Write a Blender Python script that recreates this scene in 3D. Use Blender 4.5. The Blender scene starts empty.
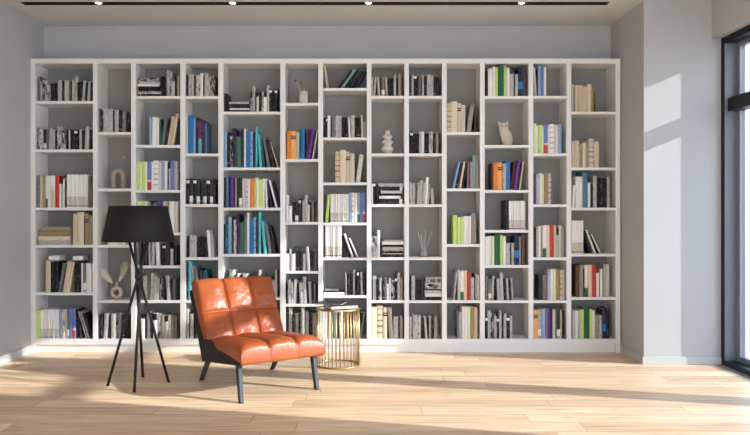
import bpy, bmesh, math, random
from mathutils import Vector, Matrix, noise
random.seed(7)
sc = bpy.context.scene
COL = sc.collection
PI = math.pi
FPX, CXP, CYP, EYE = 729.0, 367.0, 217.5, 1.385     # focal length, vanishing point and eye height of the photograph
F = 7.47                                            # bookcase front, metres from the camera

def PX(x, Y): return (x - CXP) * Y / FPX
def PZ(y, Y): return EYE + (CYP - y) * Y / FPX
def floor_at(x, y):
    Y = EYE * FPX / (y - CYP)
    return Vector((PX(x, Y), Y, 0))

# ------------------------------------------------------------------ materials
MATS = {}
def mat(name, col, rough=0.5, metal=0.0, spec=0.5, emit=None, es=0):
    if name in MATS: return MATS[name]
    m = bpy.data.materials.new(name); m.use_nodes = True
    b = m.node_tree.nodes['Principled BSDF']
    b.inputs['Base Color'].default_value = (*col, 1)
    b.inputs['Roughness'].default_value = rough
    b.inputs['Metallic'].default_value = metal
    b.inputs['Specular IOR Level'].default_value = spec
    if emit:
        b.inputs['Emission Color'].default_value = (*emit, 1)
        b.inputs['Emission Strength'].default_value = es
    MATS[name] = m
    return m

def nodes_of(m): return m.node_tree.nodes, m.node_tree.links, m.node_tree.nodes['Principled BSDF']

def add_noise_bump(m, scale, strength, dist=0.002, detail=4):
    n, l, b = nodes_of(m)
    tc = n.new('ShaderNodeTexCoord'); t = n.new('ShaderNodeTexNoise'); bp = n.new('ShaderNodeBump')
    t.inputs['Scale'].default_value = scale; t.inputs['Detail'].default_value = detail
    bp.inputs['Strength'].default_value = strength; bp.inputs['Distance'].default_value = dist
    l.new(tc.outputs['Object'], t.inputs['Vector']); l.new(t.outputs['Fac'], bp.inputs['Height'])
    l.new(bp.outputs['Normal'], b.inputs['Normal'])

def add_noise_color(m, scale, c1, c2, stretch=(1, 1, 1)):
    n, l, b = nodes_of(m)
    tc = n.new('ShaderNodeTexCoord'); mp = n.new('ShaderNodeMapping'); t = n.new('ShaderNodeTexNoise'); r = n.new('ShaderNodeValToRGB')
    mp.inputs['Scale'].default_value = stretch
    t.inputs['Scale'].default_value = scale; t.inputs['Detail'].default_value = 5
    r.color_ramp.elements[0].position = 0.35; r.color_ramp.elements[1].position = 0.65
    r.color_ramp.elements[0].color = (*c1, 1); r.color_ramp.elements[1].color = (*c2, 1)
    l.new(tc.outputs['Object'], mp.inputs['Vector']); l.new(mp.outputs['Vector'], t.inputs['Vector'])
    l.new(t.outputs['Fac'], r.inputs['Fac']); l.new(r.outputs['Color'], b.inputs['Base Color'])

M_wall = mat('wall_paint', (0.50, 0.50, 0.50), 0.8, spec=0.25)
add_noise_color(M_wall, 1.3, (0.458, 0.461, 0.464), (0.480, 0.483, 0.486)); add_noise_bump(M_wall, 180, 0.08, 0.001)
M_ceil = mat('ceiling_paint', (0.62, 0.605, 0.59), 0.85, spec=0.2); add_noise_bump(M_ceil, 160, 0.06, 0.001)
M_skirt = mat('skirting_paint', (0.50, 0.505, 0.51), 0.55)
M_case = mat('bookcase_lacquer', (0.79, 0.785, 0.775), 0.42); add_noise_bump(M_case, 90, 0.03, 0.0005)
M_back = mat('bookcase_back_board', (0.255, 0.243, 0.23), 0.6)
M_frame = mat('window_frame_metal', (0.011, 0.011, 0.012), 0.45, 0.0, spec=0.2)
M_frame_lit = mat('window_frame_metal_lit', (0.17, 0.19, 0.225), 0.45, 0.0)  # frame metal paled, the outside light put into its colour
M_dark = mat('dark_channel', (0.012, 0.011, 0.010), 0.5)

def wood_floor():
    m = mat('oak_planks', (0.5, 0.36, 0.23), 0.42, spec=0.4)
    n, l, b = nodes_of(m)
    tc = n.new('ShaderNodeTexCoord')
    br = n.new('ShaderNodeTexBrick')
    br.offset = 0.0; br.squash = 1.0
    br.inputs['Scale'].default_value = 1.0
    br.inputs['Brick Width'].default_value = 1.9; br.inputs['Row Height'].default_value = 0.205
    br.inputs['Mortar Size'].default_value = 0.0018; br.inputs['Mortar Smooth'].default_value = 0.3; br.inputs['Bias'].default_value = 0.0
    br.inputs['Color1'].default_value = (0.0, 0.0, 0.0, 1); br.inputs['Color2'].default_value = (1, 1, 1, 1); br.inputs['Mortar'].default_value = (0.5, 0.5, 0.5, 1)
    # every row of planks starts at its own random offset
    sx = n.new('ShaderNodeSeparateXYZ'); dv = n.new('ShaderNodeMath'); fl = n.new('ShaderNodeMath'); wn = n.new('ShaderNodeTexWhiteNoise'); ma = n.new('ShaderNodeMath'); cb = n.new('ShaderNodeCombineXYZ')
    dv.operation = 'DIVIDE'; dv.inputs[1].default_value = 0.205; fl.operation = 'FLOOR'; wn.noise_dimensions = '1D'; ma.operation = 'MULTIPLY_ADD'; ma.inputs[1].default_value = 1.9
    l.new(tc.outputs['Object'], sx.inputs[0]); l.new(sx.outputs['Y'], dv.inputs[0]); l.new(dv.outputs[0], fl.inputs[0]); l.new(fl.outputs[0], wn.inputs['W'])
    l.new(wn.outputs['Value'], ma.inputs[0]); l.new(sx.outputs['X'], ma.inputs[2]); l.new(ma.outputs[0], cb.inputs['X']); l.new(sx.outputs['Y'], cb.inputs['Y'])
    l.new(cb.outputs[0], br.inputs['Vector'])
    # per-plank tone
    r = n.new('ShaderNodeValToRGB'); r.color_ramp.elements[0].color = (0.68, 0.478, 0.300, 1); r.color_ramp.elements[1].color = (0.91, 0.70, 0.485, 1)
    l.new(br.outputs['Color'], r.inputs['Fac'])
    # grain: stretched noise, shifted plank by plank
    sep = n.new('ShaderNodeVectorMath'); sep.operation = 'MULTIPLY_ADD'
    sep.inputs[1].default_value = (13.0, 7.0, 0); l.new(br.outputs['Color'], sep.inputs[0]); l.new(tc.outputs['Object'], sep.inputs[2])
    mp = n.new('ShaderNodeMapping'); mp.inputs['Scale'].default_value = (0.75, 19, 1); l.new(sep.outputs['Vector'], mp.inputs['Vector'])
    g = n.new('ShaderNodeTexNoise'); g.inputs['Scale'].default_value = 2.2; g.inputs['Detail'].default_value = 8; g.inputs['Roughness'].default_value = 0.62; g.inputs['Distortion'].default_value = 0.15
    l.new(mp.outputs['Vector'], g.inputs['Vector'])
    gr = n.new('ShaderNodeValToRGB'); gr.color_ramp.elements[0].position = 0.30; gr.color_ramp.elements[1].position = 0.58
    gr.color_ramp.elements[0].color = (0.56, 0.49, 0.42, 1); gr.color_ramp.elements[1].color = (1.08, 1.08, 1.08, 1)
    l.new(g.outputs['Fac'], gr.inputs['Fac'])
    mx = n.new('ShaderNodeMix'); mx.data_type = 'RGBA'; mx.blend_type = 'MULTIPLY'; mx.inputs['Factor'].default_value = 1.0
    l.new(r.outputs['Color'], mx.inputs['A']); l.new(gr.outputs['Color'], mx.inputs['B'])
    # knots
    kp = n.new('ShaderNodeMapping'); kp.inputs['Scale'].default_value = (1.3, 3.2, 1); l.new(sep.outputs['Vector'], kp.inputs['Vector'])
    k = n.new('ShaderNodeTexVoronoi'); k.inputs['Scale'].default_value = 1.6; l.new(kp.outputs['Vector'], k.inputs['Vector'])
    kr = n.new('ShaderNodeValToRGB'); kr.color_ramp.elements[0].position = 0.02; kr.color_ramp.elements[1].position = 0.09
    kr.color_ramp.elements[0].color = (0.6, 0.52, 0.45, 1); kr.color_ramp.elements[1].color = (1, 1, 1, 1)
    l.new(k.outputs['Distance'], kr.inputs['Fac'])
    mx3 = n.new('ShaderNodeMix'); mx3.data_type = 'RGBA'; mx3.blend_type = 'MULTIPLY'; mx3.inputs['Factor'].default_value = 0.8
    l.new(mx.outputs['Result'], mx3.inputs['A']); l.new(kr.outputs['Color'], mx3.inputs['B'])
    # joints
    mx2 = n.new('ShaderNodeMix'); mx2.data_type = 'RGBA'; mx2.blend_type = 'MIX'
    l.new(br.outputs['Fac'], mx2.inputs['Factor']); l.new(mx3.outputs['Result'], mx2.inputs['A']); mx2.inputs['B'].default_value = (0.16, 0.10, 0.06, 1)
    l.new(mx2.outputs['Result'], b.inputs['Base Color'])
    bp = n.new('ShaderNodeBump'); bp.inputs['Strength'].default_value = 0.12; bp.inputs['Distance'].default_value = 0.002
    l.new(g.outputs['Fac'], bp.inputs['Height']); l.new(bp.outputs['Normal'], b.inputs['Normal'])
    return m
M_floor = wood_floor()

def glass_mat(name, tint):
    m = bpy.data.materials.new(name); m.use_nodes = True
    n, l = m.node_tree.nodes, m.node_tree.links
    n.clear()
    o = n.new('ShaderNodeOutputMaterial'); mix = n.new('ShaderNodeMixShader'); t = n.new('ShaderNodeBsdfTransparent'); g = n.new('ShaderNodeBsdfGlossy'); lw = n.new('ShaderNodeLayerWeight'); pw = n.new('ShaderNodeMath'); fr = n.new('ShaderNodeMath')
    t.inputs['Color'].default_value = (*tint, 1); g.inputs['Roughness'].default_value = 0.02; pw.operation = 'POWER'; pw.inputs[1].default_value = 5; fr.operation = 'MULTIPLY_ADD'; fr.inputs[1].default_value = 0.9; fr.inputs[2].default_value = 0.03; l.new(lw.outputs['Facing'], pw.inputs[0]); l.new(pw.outputs[0], fr.inputs[0])
    l.new(fr.outputs[0], mix.inputs[0]); l.new(t.outputs[0], mix.inputs[1]); l.new(g.outputs[0], mix.inputs[2]); l.new(mix.outputs[0], o.inputs['Surface'])
    return m
M_glass = glass_mat('window_glass', (0.96, 0.98, 0.985))
M_glass_t = glass_mat('window_glass_dimmed', (0.665, 0.672, 0.672))  # tint added to dim the daylight that falls on the pier

# ------------------------------------------------------------------ helpers
def mesh_obj(name, verts, faces, mats, fm=None, parent=None, smooth=False, loc=None):
    me = bpy.data.meshes.new(name)
    me.from_pydata([tuple(v) for v in verts], [], faces)
    for m in (mats if isinstance(mats, (list, tuple)) else [mats]): me.materials.append(m)
    if fm:
        me.polygons.foreach_set('material_index', fm)
    if smooth: me.polygons.foreach_set('use_smooth', [True] * len(me.polygons))
    me.validate(); me.update()
    o = bpy.data.objects.new(name, me); COL.objects.link(o)
    if parent: o.parent = parent
    if loc is not None: o.location = loc
    return o

def bm_obj(name, bm, m, parent=None, smooth=False, loc=None):
    bmesh.ops.recalc_face_normals(bm, faces=bm.faces)
    me = bpy.data.meshes.new(name); bm.to_mesh(me); bm.free()
    for q in (m if isinstance(m, (list, tuple)) else [m]): me.materials.append(q)
    if smooth: me.polygons.foreach_set('use_smooth', [True] * len(me.polygons))
    o = bpy.data.objects.new(name, me); COL.objects.link(o)
    if parent: o.parent = parent
    if loc is not None: o.location = loc
    return o

def add_box(bm, lo, hi, bevel=0.0):
    x0, y0, z0 = lo; x1, y1, z1 = hi
    vs = [bm.verts.new(p) for p in ((x0,y0,z0),(x1,y0,z0),(x1,y1,z0),(x0,y1,z0),(x0,y0,z1),(x1,y0,z1),(x1,y1,z1),(x0,y1,z1))]
    fs = [bm.faces.new([vs[i] for i in q]) for q in ((0,3,2,1),(4,5,6,7),(0,1,5,4),(1,2,6,5),(2,3,7,6),(3,0,4,7))]
    if bevel > 0:
        es = list({e for f in fs for e in f.edges})
        bmesh.ops.bevel(bm, geom=es, offset=bevel, segments=2, affect='EDGES', profile=0.5)
    return vs

def box(name, lo, hi, m, parent=None, bevel=0.0):
    bm = bmesh.new(); add_box(bm, lo, hi, bevel)
    return bm_obj(name, bm, m, parent)

def add_tube(bm, pts, radii, seg=12, cap=True):
    pts = [Vector(p) for p in pts]
    if not isinstance(radii, (list, tuple)): radii = [radii] * len(pts)
    rings, up = [], None
    for i, p in enumerate(pts):
        d = (pts[min(i + 1, len(pts) - 1)] - pts[max(i - 1, 0)]).normalized()
        if up is None:
            up = Vector((0, 0, 1)) if abs(d.z) < 0.9 else Vector((1, 0, 0))
        a = d.cross(up).normalized(); b = a.cross(d).normalized(); up = b
        rings.append([bm.verts.new(p + radii[i] * (math.cos(2*PI*k/seg) * a + math.sin(2*PI*k/seg) * b)) for k in range(seg)])
    for r0, r1 in zip(rings, rings[1:]):
        for k in range(seg): bm.faces.new((r0[k], r0[(k+1) % seg], r1[(k+1) % seg], r1[k]))
    if cap:
        bm.faces.new(list(reversed(rings[0]))); bm.faces.new(rings[-1])

def add_lathe(bm, prof, seg=32, centre=(0, 0, 0), cap=True):
    c = Vector(centre); rings = []
    for r, z in prof:
        rings.append([bm.verts.new(c + Vector((r*math.cos(2*PI*k/seg), r*math.sin(2*PI*k/seg), z))) for k in range(seg)])
    for r0, r1 in zip(rings, rings[1:]):
        for k in range(seg): bm.faces.new((r0[k], r0[(k+1) % seg], r1[(k+1) % seg], r1[k]))
    if cap:
        bm.faces.new(list(reversed(rings[0]))); bm.faces.new(rings[-1])

def add_torus(bm, R, r, centre=(0, 0, 0), seg=48, sub=10, flat=1.0):
    c = Vector(centre); rings = []
    for i in range(seg):
        a = 2*PI*i/seg
        rings.append([bm.verts.new(c + Vector(((R + r*math.cos(2*PI*k/sub))*math.cos(a), (R + r*math.cos(2*PI*k/sub))*math.sin(a), flat*r*math.sin(2*PI*k/sub)))) for k in range(sub)])
    for i in range(seg):
        r0, r1 = rings[i], rings[(i+1) % seg]
        for k in range(sub): bm.faces.new((r0[k], r1[k], r1[(k+1) % sub], r0[(k+1) % sub]))

def empty(name, loc, rz=0.0):
    o = bpy.data.objects.new(name, None); COL.objects.link(o); o.location = loc; o.rotation_euler = (0, 0, rz); o.empty_display_size = 0.1
    return o

def tag(o, label, cat, group=None, kind=None):
    o['label'] = label; o['category'] = cat
    if group: o['group'] = group
    if kind: o['kind'] = kind
    return o

def structure(o): o['kind'] = 'structure'; return o

# ------------------------------------------------------------------ the room
XL = PX(30.4, F) - 0.004           # left wall
XN = PX(620.6, F) + 0.010          # niche side of the pier
YB = F + 0.335                     # back wall
YP = 6.87                          # pier front
XW = 3.25                          # right wall, inner face
XO = 3.51                         # right wall, outer face
ZC = 3.436                         # ceiling
YR = -3.2                          # how far the room runs behind the camera
W_FAR, W_NEAR, W_TOP = YP, 3.90, 3.07

structure(box('floor', (XL - 0.2, YR, -0.12), (XW + 0.02, YB + 0.2, 0.0), M_floor))
structure(box('wall_left', (XL - 0.2, YR, 0), (XL, YB + 0.2, ZC + 0.2), M_wall))
structure(box('wall_back', (XL, YB, 0), (XO, YB + 0.2, ZC + 0.2), M_wall))
structure(box('wall_pier', (XN, YP, 0), (XO, YB, ZC + 0.2), M_wall))
# right wall: header over the window and an added daylight opening, wall between them, wall behind the camera
bm = bmesh.new()
add_box(bm, (XW, YR, W_TOP), (XO, YP, ZC + 0.2))
add_box(bm, (XW, 2.98, 0), (XO, W_NEAR, W_TOP))
add_box(bm, (XW, YR, 0), (XO, -2.6, W_TOP))
structure(bm_obj('wall_right', bm, M_wall))
bm = bmesh.new()                                      # wall behind the camera with a wide opening added for daylight fill
GX0, GX1, GZ0, GZ1 = -1.6, 2.8, 0.25, 2.9
add_box(bm, (XL, YR - 0.2, 0), (GX0, YR, ZC + 0.2)); add_box(bm, (GX1, YR - 0.2, 0), (XO, YR, ZC + 0.2))
add_box(bm, (GX0, YR - 0.2, 0), (GX1, YR, GZ0)); add_box(bm, (GX0, YR - 0.2, GZ1), (GX1, YR, ZC + 0.2))
structure(bm_obj('wall_front', bm, M_wall))
# ceiling with the recessed channel cut into it
cy0, cy1 = FPX * (ZC - EYE) / (CYP - 1.9), FPX * (ZC - EYE) / (CYP - 5.2)
cx0, cx1 = PX(22.5, 7.0), PX(608.0, 7.0)
bm = bmesh.new()
add_box(bm, (XL, YR, ZC), (XW, cy0, ZC + 0.2))
add_box(bm, (XL, cy1, ZC), (XN, YB, ZC + 0.2))
add_box(bm, (XL, cy0, ZC), (cx0, cy1, ZC + 0.2))
add_box(bm, (cx1, cy0, ZC), (XN, cy1, ZC + 0.2))
add_box(bm, (XN, cy0, ZC), (XW, YP, ZC + 0.2))
structure(bm_obj('ceiling', bm, M_ceil))
# skirting
structure(box('baseboard_left', (XL, YR, 0), (XL + 0.016, F - 0.004, 0.085), M_skirt, bevel=0.003))
structure(box('baseboard_pier', (XN - 0.014, YP - 0.014, 0), (XW + 0.086, YP, 0.075), M_skirt, bevel=0.003))
structure(box('baseboard_niche', (XN - 0.014, YP + 0.0005, 0), (XN, F + 0.2, 0.075), M_skirt, bevel=0.003))

# ceiling channel and its spotlights
ch = empty('ceiling_light_channel', ((cx0 + cx1) / 2, (cy0 + cy1) / 2, ZC))
tag(ch, 'long black channel recessed in the ceiling above the bookcase', 'light channel')
hx, hy = (cx1 - cx0) / 2 - 0.001, (cy1 - cy0) / 2 - 0.001
bm = bmesh.new()
add_box(bm, (-hx, -hy, 0.09), (hx, hy, 0.10)); add_box(bm, (-hx, -hy, 0.0), (hx, -hy + 0.006, 0.09)); add_box(bm, (-hx, hy - 0.006, 0), (hx, hy, 0.09))
add_box(bm, (-hx, -hy + 0.006, 0), (-hx + 0.006, hy - 0.006, 0.09)); add_box(bm, (hx - 0.006, -hy + 0.006, 0), (hx, hy - 0.006, 0.09))
bm_obj('channel_housing', bm, M_dark, ch)
M_lens = mat('spot_lens', (1, 1, 1), 0.3, emit=(1.0, 0.95, 0.86), es=5)
M_can = mat('spot_can', (0.05, 0.05, 0.05), 0.4)
for xp, lb in ((98.5, 'leftmost of the four small lit spotlights in the ceiling channel'), (232.6, 'second from left of the four small lit ceiling spotlights'),
               (368.6, 'third from left of the four small lit ceiling spotlights'), (521.5, 'rightmost of the four small lit spotlights in the ceiling channel')):
    s = empty('ceiling_spotlight', (PX(xp, (cy0 + cy1) / 2), (cy0 + cy1) / 2, ZC))
    tag(s, lb, 'spotlight', 'spotlights in the ceiling channel')
    bm = bmesh.new(); add_lathe(bm, [(0.030, 0.089), (0.042, 0.085), (0.046, 0.012), (0.042, 0.002), (0.034, 0.002), (0.029, 0.010)], 24); bm_obj('can', bm, M_can, s, True)
    bm = bmesh.new(); add_lathe(bm, [(0.030, 0.009), (0.029, 0.004), (0.020, 0.002), (0.006, 0.001)], 24); bm_obj('lens', bm, M_lens, s, True)

# ------------------------------------------------------------------ window on the right and added fill windows
def window(name, y_near, y_far, mullions, glass=None):
    w = empty(name, (0, 0, 0)); w['kind'] = 'structure'
    xi, xm, xo = XW + 0.086, 3.445, 3.500
    bm = bmesh.new()                                   # fixed outer frame, thin
    for a, b in ((y_near, y_near + 0.06), (y_far - 0.06, y_far)): add_box(bm, (xi, a, 0.0), (xm, b, W_TOP), 0.002)
    add_box(bm, (xi, y_near + 0.06, W_TOP - 0.06), (xm, y_far - 0.06, W_TOP), 0.002); add_box(bm, (xi, y_near + 0.06, 0.0), (xm, y_far - 0.06, 0.05), 0.002)
    bm_obj('window_frame', bm, M_frame, w)
    bm = bmesh.new()                                   # pale sheets painting outside light onto the reveal faces
    add_box(bm, (xi + 0.004, y_far - 0.066, 0.05), (xm, y_far - 0.06, W_TOP - 0.06)); add_box(bm, (xi + 0.004, y_near + 0.06, 0.05), (xm, y_near + 0.066, W_TOP - 0.06))
    bm_obj('reveal_lit_sheet', bm, M_frame_lit, w)
    ys = [y_near] + [v for mm in mullions for v in mm] + [y_far]
    for i in range(0, len(ys), 2):
        a, b = ys[i], ys[i + 1]
        sa_ = 0.130 if i == 0 else 0.085; sb_ = 0.130 if i + 2 == len(ys) else 0.085
        bm = bmesh.new()
        add_box(bm, (xm, a, 0.0), (xo, a + sa_, W_TOP), 0.003); add_box(bm, (xm, b - sb_, 0.0), (xo, b, W_TOP), 0.003)
        add_box(bm, (xm, a + sa_, W_TOP - 0.100), (xo, b - sb_, W_TOP), 0.003); add_box(bm, (xm, a + sa_, 0.0), (xo, b - sb_, 0.10), 0.003)
        bm_obj('sash', bm, M_frame_lit, w)  # sash in the same metal, paled as if lit from outside
        box('transom', (xi + 0.03, a + (0.06 if i == 0 else 0.0), 2.375), (xo, b - (0.06 if i + 2 == len(ys) else 0.0), 2.500), M_frame, w, 0.003)
        box('glass_pane', (3.471, a + sa_ - 0.01, 0.09), (3.477, b - sb_ + 0.01, W_TOP - 0.085), glass or M_glass, w)
    for a, b in mullions:
        box('mullion', (xi, a - 0.004, 0.0), (xo - 0.01, b + 0.004, W_TOP), M_frame, w, 0.003)
    return w
window('window_1', W_NEAR, W_FAR, [(5.27, 5.37)], M_glass_t)
window('fill_window_right', -2.6, 2.98, [(0.0, 0.1)])  # unseen, added to let fill daylight in from the right
w3 = empty('fill_window_behind', (0, 0, 0)); w3['kind'] = 'structure'  # unseen, added behind the camera as a source of frontal daylight
bm = bmesh.new()
for xa in (GX0, -0.16, 1.30, GX1 - 0.06): add_box(bm, (xa, YR - 0.14, GZ0), (xa + 0.06, YR - 0.06, GZ1), 0.002)
add_box(bm, (GX0, YR - 0.14, GZ0), (GX1, YR - 0.06, GZ0 + 0.06), 0.002); add_box(bm, (GX0, YR - 0.14, GZ1 - 0.06), (GX1, YR - 0.06, GZ1), 0.002)
bm_obj('window_frame', bm, M_frame, w3)
box('glass_pane', (GX0 + 0.02, YR - 0.103, GZ0 + 0.02), (GX1 - 0.02, YR - 0.097, GZ1 - 0.02), M_glass, w3)

# outside: terrace slab seen through the glass
M_terrace = mat('terrace_stone', (0.42, 0.42, 0.42), 0.8); add_noise_color(M_terrace, 3, (0.38, 0.38, 0.38), (0.46, 0.46, 0.45))
structure(box('ground_terrace', (XW + 0.02, -14, -0.20), (26, 26, -0.03), M_terrace))

# ------------------------------------------------------------------ the bookcase
COLS = [(35.2, 92.8), (97.3, 131.0), (135.8, 180.2), (185.3, 218.2), (223.3, 280.2), (285.3, 318.2), (323.0, 366.8), (371.4, 404.4), (409.0, 442.0), (446.8, 480.0), (484.8, 528.6), (533.4, 566.6), (571.4, 615.6)]
SHELF = [
    [101, 149.4, 207.6, 245.0, 292.6],
    [132, 188.4, 245.0, 300.4],
    [96, 144.9, 190, 232.5, 265.6, 300.4],
    [96, 153.4, 204.2, 257.4, 300.4],
    [111.6, 167.4, 207.6, 254, 297.2],
    [102.8, 159, 222, 271, 304],
    [88, 137.4, 182.4, 222.6, 257.6, 295.4],
    [95.8, 153.4, 204.2, 257.4, 300.4],
    [95.8, 153.4, 204.2, 257.4, 300.4],
    [132, 188.4, 244.2, 300.4],
    [96, 145, 190, 230, 265.2, 300.4],
    [95.8, 153.4, 204.2, 257.4, 300.4],
    [111.6, 167.4, 207.6, 253.8, 297.2]]
BOT = 339.0
case = empty('bookcase', (0, F, 0))
tag(case, 'wide white wall bookcase of thirteen columns with staggered shelves full of books', 'bookcase')
YI = F + 0.305
def part_box(name, x0, x1, z0, z1, y0, y1, m=M_case, bevel=0.0015):
    bm = bmesh.new(); add_box(bm, (x0, y0 - F, z0), (x1, y1 - F, z1), bevel); return bm_obj(name, bm, m, case)
xl, xr = PX(30.4, F), PX(620.4, F)
ztop, ztop2 = PZ(58.6, F), PZ(63.4, F)
zb, zb2 = PZ(BOT, F), PZ(344.6, F)
part_box('side_panel', xl, PX(COLS[0][0], F), 0, ztop2, F, YI); part_box('side_panel', PX(COLS[-1][1], F), xr, 0, ztop2, F, YI)
part_box('top_panel', xl, xr, ztop2, ztop, F, YI + 0.014)
part_box('bottom_panel', PX(COLS[0][0], F), PX(COLS[-1][1], F), zb2, zb, F + 0.001, YI)
part_box('plinth', PX(COLS[0][0], F), PX(COLS[-1][1], F), 0, zb2, F + 0.016, F + 0.034)
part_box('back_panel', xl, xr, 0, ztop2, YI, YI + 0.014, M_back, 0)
for a, b in zip(COLS, COLS[1:]): part_box('divider', PX(a[1], F), PX(b[0], F), zb, ztop2, F + 0.001, YI)
for c, ys in zip(COLS, SHELF):
    for y in ys: part_box('shelf', PX(c[0], F), PX(c[1], F), PZ(y + 2.7, F), PZ(y, F), F + 0.002, YI)

# ------------------------------------------------------------------ books
PAL = {  # code: (linear colour, word)
 'K': ((0.007, 0.007, 0.008), 'black'), 'D': ((0.032, 0.032, 0.035), 'charcoal'), 'G': ((0.16, 0.155, 0.15), 'grey'), 'L': ((0.47, 0.46, 0.445), 'light grey'),
 'W': ((0.80, 0.79, 0.775), 'white'), 'Z': ((0.145, 0.16, 0.175), 'slate grey'), 'C': ((0.62, 0.51, 0.36), 'cream'), 'I': ((0.71, 0.63, 0.48), 'ivory'), 'T': ((0.33, 0.285, 0.235), 'taupe'),
 'N': ((0.33, 0.235, 0.13), 'tan'), 'Br': ((0.09, 0.055, 0.035), 'brown'), 'R': ((0.50, 0.062, 0.045), 'red'), 'O': ((0.80, 0.24, 0.045), 'orange'), 'A': ((0.82, 0.42, 0.15), 'pale orange'),
 'P': ((0.76, 0.56, 0.42), 'peach'), 'Y': ((0.56, 0.74, 0.22), 'lime green'), 'Yp': ((0.66, 0.76, 0.45), 'pale green'), 'E': ((0.025, 0.115, 0.055), 'dark green'), 'Ev': ((0.055, 0.15, 0.10), 'forest green'),
 'B': ((0.030, 0.18, 0.46), 'bright blue'), 'Bl': ((0.27, 0.40, 0.60), 'pale blue'), 'Bp': ((0.16, 0.22, 0.48), 'periwinkle blue'), 'Bn': ((0.014, 0.018, 0.055), 'navy'), 'Bs': ((0.09, 0.20, 0.30), 'steel blue'),
 'Q': ((0.12, 0.52, 0.58), 'turquoise'), 'Qd': ((0.02, 0.12, 0.14), 'dark teal'), 'Qp': ((0.24, 0.36, 0.37), 'grey teal'), 'V': ((0.13, 0.045, 0.30), 'purple'), 'Vd': ((0.035, 0.016, 0.075), 'dark purple'),
 'Vm': ((0.16, 0.035, 0.13), 'magenta'), 'Mr': ((0.10, 0.018, 0.028), 'maroon'), 'Mv': ((0.27, 0.19, 0.23), 'mauve'), 'Pk': ((0.70, 0.60, 0.57), 'pinkish white'), 'Lv': ((0.46, 0.44, 0.55), 'lavender grey'),
 'Mt': ((0.20, 0.40, 0.33), 'mint green'), 'Bk': ((0.60, 0.56, 0.50), 'off-white'), 'J': ((0.80, 0.79, 0.775), 'plain white'),
}
for k, (c, w_) in PAL.items(): mat('cover_' + w_.replace(' ', '_'), c, 0.5, spec=0.22)
for k_, nm, p0, p1 in (('Fd', 'dark photo print', 0.42, 0.66), ('Fl', 'light photo print', 0.34, 0.56)):
    m_ = mat('cover_' + nm.replace(' ', '_'), (0.2, 0.2, 0.2), 0.5, spec=0.22); PAL[k_] = ((0.2, 0.2, 0.2), nm)
    n_, l_, b_ = nodes_of(m_)
    tc_ = n_.new('ShaderNodeTexCoord'); mp_ = n_.new('ShaderNodeMapping'); oi_ = n_.new('ShaderNodeObjectInfo'); t_ = n_.new('ShaderNodeTexNoise'); r_ = n_.new('ShaderNodeValToRGB'); ml_ = n_.new('ShaderNodeMath')
    ml_.operation = 'MULTIPLY'; ml_.inputs[1].default_value = 40
    t_.noise_dimensions = '4D'; t_.inputs['Scale'].default_value = 20; t_.inputs['Detail'].default_value = 2.5; t_.inputs['Distortion'].default_value = 1.0
    mp_.inputs['Scale'].default_value = (1.6, 1.0, 0.75)
    l_.new(tc_.outputs['Object'], mp_.inputs['Vector']); l_.new(mp_.outputs['Vector'], t_.inputs['Vector']); l_.new(oi_.outputs['Random'], ml_.inputs[0]); l_.new(ml_.outputs[0], t_.inputs['W'])
    r_.color_ramp.elements[0].position = p0; r_.color_ramp.elements[0].color = (0.015, 0.015, 0.016, 1); r_.color_ramp.elements[1].position = p1; r_.color_ramp.elements[1].color = (0.55, 0.54, 0.53, 1)
    l_.new(t_.outputs['Fac'], r_.inputs['Fac']); l_.new(r_.outputs['Color'], b_.inputs['Base Color'])
M_page = mat('page_block', (0.66, 0.63, 0.56), 0.9); add_noise_color(M_page, 60, (0.58, 0.55, 0.48), (0.72, 0.69, 0.62), (1, 1, 1))
def add_print(m, c):
    lum = 0.3 * c[0] + 0.6 * c[1] + 0.1 * c[2]
    grey = max(c) - min(c) < 0.06
    if lum < 0.03: ink = (0.11, 0.108, 0.105) if grey else tuple(min(1, v * 2.2 + 0.01) for v in c)
    elif lum > 0.5: ink = tuple(v * (0.90 if lum > 0.68 else 0.80) for v in c)
    elif grey: ink = tuple(v * (0.42 if lum > 0.2 else 1.9) for v in c)
    else: ink = tuple(v * 0.68 for v in c)
    n, l, b = nodes_of(m)
    tc = n.new('ShaderNodeTexCoord'); mp = n.new('ShaderNodeMapping'); oi = n.new('ShaderNodeObjectInfo'); ml = n.new('ShaderNodeMath'); t = n.new('ShaderNodeTexNoise'); r = n.new('ShaderNodeValToRGB')
    ml.operation = 'MULTIPLY'; ml.inputs[1].default_value = 50
    t.noise_dimensions = '4D'; t.inputs['Scale'].default_value = 62; t.inputs['Detail'].default_value = 2.0
    mp.inputs['Scale'].default_value = (1.3, 0.6, 0.45)
    r.color_ramp.elements[0].position = 0.52; r.color_ramp.elements[1].position = 0.72
    r.color_ramp.elements[0].color = (*c, 1); r.color_ramp.elements[1].color = (*ink, 1)
    l.new(tc.outputs['Object'], mp.inputs['Vector']); l.new(mp.outputs['Vector'], t.inputs['Vector']); l.new(oi.outputs['Random'], ml.inputs[0]); l.new(ml.outputs[0], t.inputs['W'])
    l.new(t.outputs['Fac'], r.inputs['Fac']); l.new(r.outputs['Color'], b.inputs['Base Color'])
for k, (c, w_) in PAL.items():
    if k not in ('Fd', 'Fl', 'J'): add_print(MATS['cover_' + w_.replace(' ', '_')], c)
def CM(k): return MATS['cover_' + PAL[k][1].replace(' ', '_')]

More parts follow.
